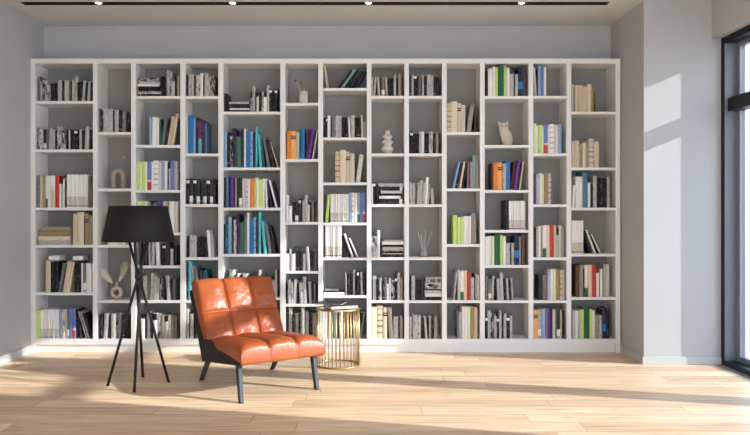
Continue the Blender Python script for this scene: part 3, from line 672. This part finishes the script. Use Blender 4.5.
# ring vase with dried plumes
vz = PZ(300.4, F); vx = PX(116.6, Y)
vase = empty('ring_vase', (vx, Y, vz)); tag(vase, 'round sand coloured ring vase with a hole in its middle', 'vase')
bm = bmesh.new(); R_, r_ = 4.5 * k, 1.9 * k
rings = []
for i in range(40):
    a = 2 * PI * i / 40
    rings.append([bm.verts.new(((R_ + r_ * math.cos(2*PI*j/14)) * math.cos(a), 1.25 * r_ * math.sin(2*PI*j/14), 6.35 * k + (R_ + r_ * math.cos(2*PI*j/14)) * math.sin(a))) for j in range(14)])
for i in range(40):
    for j in range(14): bm.faces.new((rings[i][j], rings[(i+1) % 40][j], rings[(i+1) % 40][(j+1) % 14], rings[i][(j+1) % 14]))
bm_obj('body', bm, M_clay2, vase, True)
bm = bmesh.new(); add_lathe(bm, [(1.5 * k, 11.5 * k), (1.25 * k, 13.2 * k), (1.2 * k, 15.2 * k), (1.55 * k, 16.6 * k), (1.2 * k, 16.6 * k), (0.9 * k, 15.0 * k), (0.9 * k, 13.0 * k)], 18); bm_obj('neck', bm, M_clay2, vase, True)
def plume(label, tip, mid, seed):
    rn = random.Random(seed)
    o = empty('dried_plume', (vx, Y, vz + 13.4 * k)); tag(o, label, 'dried grass', 'pampas plumes in the ring vase')
    T = Vector((PX(tip[0], Y) - vx, -0.02, PZ(tip[1], Y) - vz - 13.4 * k)); Mi = Vector((PX(mid[0], Y) - vx, -0.005, PZ(mid[1], Y) - vz - 13.4 * k))
    side = 0.3 * k * (1 if tip[0] > 117 else -1)
    P0 = Vector((side, 0, 0))
    bm = bmesh.new(); add_tube(bm, [P0, Vector((side * 1.3, 0, 3.2 * k)), Mi], [0.0016, 0.0014, 0.001], 6); bm_obj('stalk', bm, M_stalk, o)
    bm = bmesh.new(); axis = T - Mi; L = axis.length; ax = axis.normalized()
    add_tube(bm, [Mi, Mi + axis * 0.5, T], [0.010, 0.014, 0.003], 8)
    for i in range(1500):
        t = rn.random() ** 0.8; p = Mi + axis * t
        rad = L * 0.44 * math.sin(PI * min(1, 0.12 + t * 0.85)) ** 0.8
        dv = Vector((rn.gauss(0, 1), rn.gauss(0, 1), rn.gauss(0, 1))); dv = (dv - ax * dv.dot(ax)).normalized()
        q = p + dv * rad * rn.uniform(0.5, 1.0) + ax * rad * 0.9 + Vector((0, 0, -0.004))
        m_ = p.lerp(q, 0.5) + ax * rad * 0.12
        lim = lambda v: Vector((min(max(v.x, PX(97.3, F) - vx + 0.006), PX(131.0, F) - vx - 0.006), min(max(v.y, -0.10), 0.15), v.z))
        q, m_ = lim(q), lim(m_)
        wv = dv.cross(ax).normalized() * 0.0019
        a, b_, c_, d_, e_ = (bm.verts.new(v) for v in (p - wv, p + wv, m_ + wv, m_ - wv, q))
        bm.faces.new((a, b_, c_, d_)); bm.faces.new((d_, c_, e_))
    bm_obj('plume', bm, M_plume, o)
plume('fluffy cream dried plume drooping left out of the ring vase', (101.0, 269.5), (112.5, 283), 3)
plume('fluffy cream dried plume arching right out of the ring vase', (128.0, 264.5), (119.5, 281), 4)

# pencil cup with pencils (sixth column, top)
cz = PZ(102.8, F); Yc = F + 0.09; kc = Yc / FPX; cxp = PX(303.6, Yc)
cup = tag(empty('pencil_cup', (cxp, Yc, cz)), 'white cylindrical cup holding pencils on the top shelf of the sixth column', 'cup')
bm = bmesh.new(); add_lathe(bm, [(4.2 * kc, 0.0), (4.4 * kc, 0.002), (4.4 * kc, 12.4 * kc), (3.9 * kc, 12.4 * kc), (3.8 * kc, 1.0 * kc)], 32); bm_obj('cup_body', bm, mat('cup_glaze', (0.68, 0.65, 0.61), 0.5), cup, True)
bm = bmesh.new(); add_torus(bm, 4.15 * kc, 0.35 * kc, (0, 0, 12.4 * kc), 32, 8); bm_obj('rim', bm, MATS['cup_glaze'], cup, True)
M_tip = mat('pencil_tip', (0.02, 0.02, 0.03), 0.5)
for lb, tx, ty, m_ in (('pale pencil with a dark end leaning furthest left in the white cup', 295.0, 79.3, 'C'), ('thin wooden pencil with a dark end in the middle of the white cup', 301.0, 81.3, 'N'),
                       ('short wooden pencil leaning right in the white cup', 308.8, 85.6, 'N'), ('pale stub pencil between the taller two in the white cup', 304.2, 86.2, 'C')):
    dx, dz = PX(tx, Yc) - cxp, PZ(ty, Yc) - cz
    bx0 = max(-2.2 * kc, min(2.2 * kc, -dx * 0.25)); yo = {'C': 0.006, 'N': -0.006}[m_] * (1 if ty < 85 else 0.4)
    P0, P1 = Vector((bx0, yo, 1.6 * kc)), Vector((dx, yo, dz))
    p = tag(empty('pencil', (cxp, Yc, cz)), lb, 'pencil', 'pencils in the white cup')
    bm = bmesh.new(); add_tube(bm, [P0, P0.lerp(P1, 0.9)], 0.0045, 6); bm_obj('shaft', bm, CM(m_), p)
    bm = bmesh.new(); add_tube(bm, [P0.lerp(P1, 0.9), P0.lerp(P1, 0.97), P1], [0.005, 0.0065, 0.002], 8); bm_obj('tip', bm, M_tip if ty < 85 else M_wood, p)

# bubble vase (eighth column)
Yv = F + 0.10; kv = Yv / FPX
bm = bmesh.new()
prof = [(2.6, 0), (3.3, 0.3), (4.6, 2.0), (6.3, 4.4), (6.4, 5.4), (5.2, 7.2), (3.7, 8.6), (3.9, 9.6), (5.7, 11.3), (5.8, 12.3), (4.6, 13.6), (3.3, 14.7), (3.6, 15.6), (5.2, 17.0), (5.3, 17.8), (4.2, 18.8), (2.7, 19.6), (2.4, 20.6), (2.5, 23.2), (2.0, 23.4), (1.8, 22.5)]
fine = []
for a, b_ in zip(prof, prof[1:]): fine += [a, ((a[0] + b_[0]) / 2, (a[1] + b_[1]) / 2)]
add_lathe(bm, [(r * kv, z * kv) for r, z in fine + [prof[-1]]], 40)
tag(bm_obj('bubble_vase', bm, M_cer, None, True, (PX(387.5, Yv), Yv, PZ(153.4, F) + 0.0003)), 'cream ceramic vase shaped like three stacked discs', 'vase')

# reed diffuser (ninth column)
Yd = F + 0.14; kd = Yd / FPX; dz0 = PZ(257.4, F)
M_smoke = mat('diffuser_glass', (0.38, 0.36, 0.33), 0.25); M_reed = mat('pale_reed', (0.50, 0.47, 0.43), 0.7)
df = tag(empty('reed_diffuser', (PX(424.0, Yd), Yd, dz0)), 'small glass reed diffuser bottle alone in the ninth column', 'diffuser')
bm = bmesh.new(); add_lathe(bm, [(3.3 * kd, 0), (3.8 * kd, 0.5 * kd), (3.8 * kd, 3.6 * kd), (3.0 * kd, 4.8 * kd), (1.3 * kd, 5.5 * kd), (1.3 * kd, 6.9 * kd), (1.6 * kd, 7.2 * kd), (0.9 * kd, 7.2 * kd), (0.8 * kd, 6.0 * kd)], 24); bm_obj('bottle', bm, M_smoke, df, True)
for tx, ty in ((417.5, 231.5), (425.5, 229.5), (432.0, 231.5), (421.2, 234)):
    bm = bmesh.new(); add_tube(bm, [(0, 0, 1.5 * kd), (PX(tx, Yd) - PX(424, Yd), 0.004, PZ(ty, Yd) - dz0)], 0.0036, 8); bm_obj('reed', bm, M_reed, df)

# owl figurine (eleventh column)
Yo = F + 0.11; ko = Yo / FPX
owl = tag(empty('owl_figurine', (PX(507.5, Yo), Yo, PZ(145.0, F))), 'beige owl figurine with pointed ears on the shelf', 'figurine')
bm = bmesh.new()
prof = [(0.0, 3.6, 0.0), (0.0, 4.4, 0.6), (-0.3, 5.0, 3.0), (-0.9, 5.6, 6.5), (-1.8, 5.8, 10.0), (-2.8, 5.5, 13.0), (-3.7, 5.0, 15.6), (-4.2, 4.9, 17.8), (-4.5, 5.0, 19.8), (-4.6, 4.8, 21.6), (-4.6, 3.6, 22.7), (-4.6, 1.4, 23.1)]
rings = [[bm.verts.new(((cx_ + r_ * math.cos(2*PI*j/24)) * ko, 0.86 * r_ * math.sin(2*PI*j/24) * ko, z_ * ko)) for j in range(24)] for cx_, r_, z_ in prof]
for r0, r1 in zip(rings, rings[1:]):
    for j in range(24): bm.faces.new((r0[j], r0[(j+1) % 24], r1[(j+1) % 24], r1[j]))
bm.faces.new(list(reversed(rings[0]))); bm.faces.new(rings[-1])
bm_obj('body', bm, M_owl, owl, True)
for sx_ in (-1, 1):
    bm = bmesh.new(); add_tube(bm, [((-4.6 + sx_ * 3.0) * ko, -0.2 * ko, 21.2 * ko), ((-4.6 + sx_ * 4.1) * ko, -0.2 * ko, 23.4 * ko), ((-4.6 + sx_ * 4.9) * ko, -0.2 * ko, 25.4 * ko)], [2.0 * ko, 1.3 * ko, 0.2 * ko], 10); bm_obj('ear', bm, M_owl, owl, True)
    bm = bmesh.new(); bmesh.ops.create_uvsphere(bm, u_segments=16, v_segments=10, radius=1.5 * ko, matrix=Matrix.Translation(((-4.6 + sx_ * 1.9) * ko, -3.6 * ko, 19.6 * ko)) @ Matrix.Diagonal((1, 0.5, 1, 1))); bm_obj('eye', bm, mat('owl_eye', (0.42, 0.34, 0.28), 0.7), owl, True)
    bm = bmesh.new(); bmesh.ops.create_uvsphere(bm, u_segments=16, v_segments=12, radius=1.0, matrix=Matrix.Translation(((-1.6 + sx_ * 4.6) * ko, -0.6 * ko, 9.5 * ko)) @ Matrix.Rotation(-0.22, 4, 'Y') @ Matrix.Diagonal((1.5 * ko, 3.4 * ko, 6.6 * ko, 1))); bm_obj('wing', bm, M_owl, owl, True)
bm = bmesh.new(); add_tube(bm, [(-4.6 * ko, -4.0 * ko, 18.9 * ko), (-4.6 * ko, -5.0 * ko, 18.0 * ko), (-4.6 * ko, -4.9 * ko, 17.0 * ko)], [0.9 * ko, 0.6 * ko, 0.1 * ko], 8); bm_obj('beak', bm, M_owl, owl, True)

# ------------------------------------------------------------------ floor lamp
M_lamp = mat('lamp_black_metal', (0.014, 0.013, 0.013), 0.5, spec=0.3)
M_shade = mat('lamp_shade_fabric', (0.011, 0.0095, 0.009), 0.6, spec=0.22); add_noise_bump(M_shade, 500, 0.15, 0.0006)
M_shade_in = mat('lamp_shade_lining', (0.10, 0.09, 0.08), 0.8)
M_rub = mat('rubber_foot', (0.02, 0.02, 0.02), 0.8, spec=0.2)
lx, ly = -1.896, 6.053
lamp = tag(empty('floor_lamp', (lx, ly, 0)), 'black floor lamp with a drum shade on four thin crossed legs', 'lamp')
zs0, zs1 = 1.19, 1.477
hub_z = 0.905
for fx, fy in ((107.6, 386.0), (134.2, 392.4), (143.0, 377.2), (168.8, 382.3)):
    p = floor_at(fx, fy) - Vector((lx, ly, 0))
    d = Vector((p.x, p.y, 0)); perp = Vector((-d.y, d.x, 0)).normalized() * 0.017
    t_top = (1.27 - 0) / hub_z
    topp = d * (1 - t_top) + perp; topp.z = 1.27
    foot = d + perp * 0.0 ; foot.z = 0.0
    hubp = perp.copy(); hubp.z = hub_z
    bm = bmesh.new(); add_tube(bm, [foot, hubp, topp], 0.0115, 12)
    leg = bm_obj('leg', bm, M_lamp, lamp, True)
    bm = bmesh.new(); add_tube(bm, [foot, foot + (hubp - foot) * 0.016], [0.0125, 0.0125], 12); bm_obj('foot_cap', bm, M_rub, leg, True)
bm = bmesh.new(); add_lathe(bm, [(0.026, hub_z - 0.03), (0.031, hub_z - 0.026), (0.031, hub_z + 0.026), (0.026, hub_z + 0.03)], 24); bm_obj('hub', bm, M_lamp, lamp, True)
bm = bmesh.new()
add_torus(bm, 0.105, 0.006, (0, 0, 1.27), 40, 8)
for i in range(3):
    a = 2 * PI * i / 3; ca, sa = math.cos(a), math.sin(a)
    add_tube(bm, [(0.0 * ca, 0.0 * sa, 1.27), (0.276 * ca, 0.276 * sa, 1.255)], 0.004, 8)
bm_obj('shade_carrier', bm, M_lamp, lamp, True)
bm = bmesh.new(); add_tube(bm, [(0, 0, 1.25), (0, 0, 1.32)], 0.020, 16); bm_obj('socket', bm, M_lamp, lamp, True)
bm = bmesh.new(); add_lathe(bm, [(0.013, 1.32), (0.016, 1.335), (0.030, 1.365), (0.032, 1.385), (0.024, 1.410), (0.006, 1.418)], 20); bm_obj('bulb', bm, mat('bulb_glass', (0.8, 0.78, 0.72), 0.2), lamp, True)
bm = bmesh.new(); add_lathe(bm, [(0.290, zs0), (0.2915, zs0 + 0.002), (0.2355, zs1 - 0.002), (0.234, zs1), (0.231, zs1), (0.2875, zs0)], 64, cap=False)
bm.verts.ensure_lookup_table()
for kk in range(64): bm.faces.new((bm.verts[5*64 + kk], bm.verts[5*64 + (kk+1) % 64], bm.verts[(kk+1) % 64], bm.verts[kk]))
sh_o = bm_obj('lamp_shade', bm, [M_shade, M_shade_in], lamp, True)
for zr, rr_ in ((zs0, 0.2915), (zs1, 0.2355)):
    bm = bmesh.new(); add_torus(bm, rr_ - 0.001, 0.0028, (0, 0, zr), 64, 8); bm_obj('shade_rim', bm, M_shade, sh_o, True)
for f in sh_o.data.polygons:
    if f.index // 64 == 4: f.material_index = 1

# ------------------------------------------------------------------ armchair
CH = Vector((-0.92, 6.05, 0)); CA = math.radians(35.5)
chair = tag(empty('lounge_chair', CH, CA), 'low lounge chair with tufted burnt orange leather cushions and dark shell', 'chair')
# local frame: +x to the sitter's left as seen from the camera's right, -y is the front
M_leather = mat('orange_leather', (0.56, 0.135, 0.036), 0.36, spec=0.5)
def leather():
    n, l, b = nodes_of(M_leather)
    tc = n.new('ShaderNodeTexCoord'); t = n.new('ShaderNodeTexNoise'); t.inputs['Scale'].default_value = 5; t.inputs['Detail'].default_value = 4
    r = n.new('ShaderNodeValToRGB'); r.color_ramp.elements[0].position = 0.3; r.color_ramp.elements[1].position = 0.75
    r.color_ramp.elements[0].color = (0.285, 0.060, 0.015, 1); r.color_ramp.elements[1].color = (0.40, 0.092, 0.023, 1)
    l.new(tc.outputs['Object'], t.inputs['Vector']); l.new(t.outputs['Fac'], r.inputs['Fac']); l.new(r.outputs['Color'], b.inputs['Base Color'])
    t2 = n.new('ShaderNodeTexNoise'); t2.inputs['Scale'].default_value = 22; t2.inputs['Detail'].default_value = 6; t2.inputs['Distortion'].default_value = 1.2
    t3 = n.new('ShaderNodeTexVoronoi'); t3.inputs['Scale'].default_value = 260
    ad = n.new('ShaderNodeMath'); ad.operation = 'MULTIPLY_ADD'; ad.inputs[1].default_value = 0.12
    l.new(tc.outputs['Object'], t2.inputs['Vector']); l.new(tc.outputs['Object'], t3.inputs['Vector'])
    l.new(t3.outputs['Distance'], ad.inputs[0]); l.new(t2.outputs['Fac'], ad.inputs[2])
    bp = n.new('ShaderNodeBump'); bp.inputs['Strength'].default_value = 0.28; bp.inputs['Distance'].default_value = 0.006
    l.new(ad.outputs[0], bp.inputs['Height']); l.new(bp.outputs['Normal'], b.inputs['Normal'])
leather()
M_shell = mat('chair_shell', (0.018, 0.0145, 0.013), 0.55, spec=0.25)
M_cleg = mat('chair_leg_metal', (0.050, 0.057, 0.066), 0.6, 0.0, 0.3)

def cushion(name, W, L, T, cols, rows, to_world, nu=150, nv=110, round_n=5.0, sag=0.0, crown=0.012):
    """tufted pad: s across -1..1, t along 0..1; the top puffs between the seams; to_world maps (x, along, height)"""
    bm = bmesh.new()
    def edge(v, n): return max(0.0, 1 - abs(v) ** n) ** (1 / n)
    def samp(n):     # denser towards the rims
        return [math.sin((i / n - 0.5) * PI) * 0.5 + (i / n - 0.5) for i in range(n + 1)]
    S = [2 * v for v in samp(nu)]; S = [v / S[-1] for v in S]
    Tt = [2 * v for v in samp(nv)]; Tt = [v / Tt[-1] for v in Tt]
    def seam(v, n):   # distance from the nearest inner seam, 0..1
        if n < 2: return 1.0
        q = (v + 1) / 2 * n
        k = min(max(round(q), 1), n - 1)
        return min(1.0, abs(q - k) * 2)
    def top(s, t):
        e = edge(s, round_n) * edge(t, round_n)
        a, b_ = seam(s, cols), seam(t, rows)
        puff = (1 - (1 - a) ** 2.6) * (1 - (1 - b_) ** 2.6)
        gro = math.exp(-(a / 0.085) ** 2) if cols > 1 else 0
        gro2 = math.exp(-(b_ / 0.085) ** 2) if rows > 1 else 0
        wr = 0.0045 * noise.noise(Vector((s * 4.2 + 3, t * 4.2, W * 7))) + 0.002 * noise.noise(Vector((s * 10, t * 10, 2)))
        return e * (T * (0.86 + 0.14 * puff) - 0.016 * max(gro, gro2) + crown * (1 - s * s) + wr)
    def bot(s, t):
        return -0.25 * T * edge(s, round_n) * edge(t, round_n)
    def pinch(s, t):
        a, b_ = seam(s, cols), seam(t, rows)
        return 1 - 0.010 * math.exp(-(b_ / 0.12) ** 2), 1 - 0.012 * math.exp(-(a / 0.12) ** 2)
    gt, gb = {}, {}
    for i, s in enumerate(S):
        for j, t in enumerate(Tt):
            ks, kt = pinch(s, t)
            x, y = s * W / 2 * ks, t * L / 2 * kt
            rim = i in (0, nu) or j in (0, nv)
            gt[i, j] = bm.verts.new(to_world(x, y, top(s, t)))
            gb[i, j] = gt[i, j] if rim else bm.verts.new(to_world(x, y, bot(s, t)))
    for i in range(nu):
        for j in range(nv):
            bm.faces.new((gt[i, j], gt[i+1, j], gt[i+1, j+1], gt[i, j+1]))
            q = (gb[i, j], gb[i, j+1], gb[i+1, j+1], gb[i+1, j])
            if len(set(q)) == 4 and bm.faces.get(q) is None:
                try: bm.faces.new(q)
                except ValueError: pass
    return bm_obj(name, bm, M_leather, chair, True)

# seat: hinge line at y = +0.20; rises gently to the front
seat_mid = Vector((0, -0.125, 0.278)); sa = math.radians(4.0)
def seat_map(x, y, h):
    # y along -L/2 (front) .. L/2 (back)
    return (x, seat_mid.y + y * math.cos(sa) + h * math.sin(sa), seat_mid.z - y * math.sin(sa) + h * math.cos(sa))
cushion('seat_cushion', 0.74, 0.72, 0.145, 3, 1, seat_map, round_n=5.5)
ba = math.radians(27.0)      # recline from the vertical
bdir = Vector((0, math.sin(ba), math.cos(ba))); bnor = Vector((0, -math.cos(ba), math.sin(ba)))
b0 = Vector((0, 0.215, 0.275)); BL = 0.62
def back_map(x, y, h):
    c = b0 + bdir * (y + BL / 2) + bnor * h
    return (x, c.y, c.z)
cushion('back_cushion', 0.73, BL, 0.120, 3, 2, back_map, round_n=6.0, crown=0.006)

# shell: thin dark L under and behind the cushions, with low sides
bm = bmesh.new()
def prism(profile, x0, x1):
    a = [bm.verts.new((x0, y, z)) for y, z in profile]; b_ = [bm.verts.new((x1, y, z)) for y, z in profile]
    n = len(profile)
    bm.faces.new(a); bm.faces.new(list(reversed(b_)))
    for i in range(n): bm.faces.new((a[i], b_[i], b_[(i+1) % n], a[(i+1) % n]))
def bp_(s, h): v = b0 + bdir * s + bnor * h; return (v.y, v.z)
hw = 0.360
back_out = [bp_(-0.02, -0.050), bp_(0.3, -0.052), bp_(0.56, -0.050)]
prism([(-0.44, 0.268), (-0.46, 0.285), (-0.44, 0.290), (0.20, 0.245), bp_(0.03, -0.033), bp_(0.565, -0.033), bp_(0.57, -0.045), bp_(0.555, -0.056), bp_(-0.06, -0.058), (0.24, 0.215), (0.19, 0.205)], -hw, hw)
for s_ in (-1, 1):
    xa, xb = sorted((s_ * (hw - 0.002), s_ * (hw + 0.012)))
    prism([(-0.46, 0.272), (-0.47, 0.292), (-0.30, 0.318), (-0.05, 0.340), (0.10, 0.395), bp_(0.10, 0.02), bp_(0.30, 0.0), bp_(0.555, -0.03), bp_(0.565, -0.045), bp_(0.555, -0.058), bp_(-0.06, -0.060), (0.235, 0.212), (0.19, 0.203)], xa, xb)
shell = bm_obj('shell', bm, M_shell, chair)
# legs
def to_local(p):
    d = p - CH; c, s = math.cos(-CA), math.sin(-CA)
    return Vector((d.x * c - d.y * s, d.x * s + d.y * c, 0))
for fx, fy, topxy in ((241.0, 403.0, (-0.33, -0.36)), (316.7, 389.3, (0.33, -0.36)), (201.7, 380.0, (-0.33, 0.20)), (272.3, 369.3, (0.33, 0.20))):
    f = to_local(floor_at(fx, fy))
    tz = 0.268 if topxy[1] < 0 else 0.225
    t = Vector((topxy[0], topxy[1], tz))
    bm = bmesh.new()
    d = (t - f); A = Vector((1, 0, 0)); Bv = Vector((0, 1, 0))
    lo = [bm.verts.new(f + A * sx_ * 0.014 + Bv * sy_ * 0.020) for sx_, sy_ in ((-1,-1),(1,-1),(1,1),(-1,1))]
    hi = [bm.verts.new(t + A * sx_ * 0.017 + Bv * sy_ * 0.026) for sx_, sy_ in ((-1,-1),(1,-1),(1,1),(-1,1))]
    bm.faces.new(list(reversed(lo))); bm.faces.new(hi)
    for i in range(4): bm.faces.new((lo[i], lo[(i+1) % 4], hi[(i+1) % 4], hi[i]))
    bmesh.ops.bevel(bm, geom=list(bm.edges), offset=0.003, segments=2, affect='EDGES', profile=0.5)
    cl = bm_obj('leg', bm, M_cleg, chair)
    bm = bmesh.new(); add_box(bm, (f.x - 0.0145, f.y - 0.0205, 0.0), (f.x + 0.0145, f.y + 0.0205, 0.006)); bm_obj('foot_glide', bm, M_rub, cl)

# ------------------------------------------------------------------ wire side table with two books
M_gold = mat('brushed_gold', (0.52, 0.39, 0.20), 0.40, 1.0)
TC = Vector((PX(338.0, 6.845), 6.845, 0)); TR, TZ = 0.200, 0.535
tbl = tag(empty('side_table', TC), 'round gold wire side table beside the orange chair', 'table')
bm = bmesh.new(); add_torus(bm, TR, 0.007, (0, 0, 0.007), 64, 10); bm_obj('base_ring', bm, M_gold, tbl, True)
bm = bmesh.new(); add_lathe(bm, [(TR - 0.006, TZ - 0.011), (TR + 0.006, TZ - 0.011), (TR + 0.006, TZ + 0.004), (TR - 0.006, TZ + 0.004)], 64, cap=False)
bm.verts.ensure_lookup_table()
for kk in range(64): bm.faces.new((bm.verts[3*64 + kk], bm.verts[3*64 + (kk+1) % 64], bm.verts[(kk+1) % 64], bm.verts[kk]))
bm_obj('top_ring', bm, M_gold, tbl)
bm = bmesh.new(); add_lathe(bm, [(TR - 0.0055, TZ - 0.009), (TR - 0.0055, TZ)], 64); bm_obj('table_top', bm, mat('table_top_metal', (0.62, 0.47, 0.27), 0.22, 1.0), tbl)
for i in range(34):
    a = 2 * PI * (i + 0.3) / 34
    bm = bmesh.new(); add_tube(bm, [(TR * math.cos(a), TR * math.sin(a), 0.010), (TR * math.cos(a), TR * math.sin(a), TZ - 0.006)], 0.0034, 8); bm_obj('bar', bm, M_gold, tbl, True)

def table_book(label, w, ln, th, cover, loc, rz):
    b = tag(empty('table_book', loc, rz), label, 'book', 'books lying on the gold side table')
    bm = bmesh.new(); add_box(bm, (-ln/2, -w/2, 0), (ln/2, w/2, 0.003), 0.0008); add_box(bm, (-ln/2, -w/2, th - 0.003), (ln/2, w/2, th), 0.0008); add_box(bm, (-ln/2, w/2 - 0.004, 0.003), (ln/2, w/2, th - 0.003))
    bm_obj('cover', bm, cover, b)
    box('page_block', (-ln/2 + 0.005, -w/2 + 0.005, 0.0029), (ln/2 - 0.005, w/2 - 0.0039, th - 0.0029), MATS['cup_glaze'], b)
M_cov1 = mat('maroon_jacket', (0.055, 0.014, 0.014), 0.4); add_noise_color(M_cov1, 9, (0.02, 0.01, 0.012), (0.11, 0.035, 0.03))
M_cov2 = mat('black_jacket', (0.015, 0.015, 0.016), 0.4)
table_book('maroon covered book with white pages flat on the gold side table', 0.19, 0.27, 0.032, M_cov1, TC + Vector((0.030, -0.035, TZ + 0.0045)), math.radians(24))
table_book('thin black magazine lying behind the maroon book on the gold table', 0.20, 0.26, 0.012, M_cov2, TC + Vector((-0.065, 0.045, TZ + 0.0372)), math.radians(-12))

# ------------------------------------------------------------------ light
def lamp_light(name, kind, energy, loc=(0, 0, 0), color=(1, 1, 1)):
    L = bpy.data.lights.new(name, kind); L.energy = energy; L.color = color
    o = bpy.data.objects.new(name, L); COL.objects.link(o); o.location = loc
    return o, L
so, sl = lamp_light('sun', 'SUN', 7.0, (20, -4, 8), (1.0, 0.985, 0.95))
sl.angle = math.radians(0.85)
so.rotation_euler = Vector((-1, 0.265, -0.42)).to_track_quat('-Z', 'Y').to_euler()
for xp in (98.5, 232.6, 368.6, 521.5):
    o, L = lamp_light('spot_beam', 'SPOT', 5.0, (PX(xp, (cy0 + cy1) / 2), (cy0 + cy1) / 2, ZC + 0.004), (1.0, 0.88, 0.72))
    L.spot_size = math.radians(95); L.spot_blend = 0.8; L.shadow_soft_size = 0.03

w = bpy.data.worlds.new('sky'); sc.world = w; w.use_nodes = True
n, l = w.node_tree.nodes, w.node_tree.links
bg = n['Background']
tc = n.new('ShaderNodeTexCoord'); sp = n.new('ShaderNodeSeparateXYZ'); rp = n.new('ShaderNodeValToRGB')
l.new(tc.outputs['Generated'], sp.inputs[0]); l.new(sp.outputs['Z'], rp.inputs['Fac'])
rp.color_ramp.elements[0].position = 0.0; rp.color_ramp.elements[0].color = (0.83, 0.90, 0.99, 1)
rp.color_ramp.elements[1].position = 0.6; rp.color_ramp.elements[1].color = (0.51, 0.68, 1.0, 1)
l.new(rp.outputs['Color'], bg.inputs['Color']); bg.inputs['Strength'].default_value = 3.7

# ------------------------------------------------------------------ camera and view
cam = bpy.data.cameras.new('camera'); co = bpy.data.objects.new('camera', cam); COL.objects.link(co)
co.location = (0, 0, EYE); co.rotation_euler = (PI / 2, 0, 0)
cam.sensor_width = 36; cam.lens = FPX / 750 * 36; cam.shift_x = (375 - CXP) / 750
sc.camera = co
sc.view_settings.view_transform = 'Standard'; sc.view_settings.look = 'None'; sc.view_settings.gamma = 1; sc.view_settings.use_curve_mapping = False
sc.view_settings.exposure = 1.17
sc.cycles.use_denoising = True; sc.cycles.caustics_reflective = False
sc.cycles.max_bounces = 10; sc.cycles.diffuse_bounces = 6
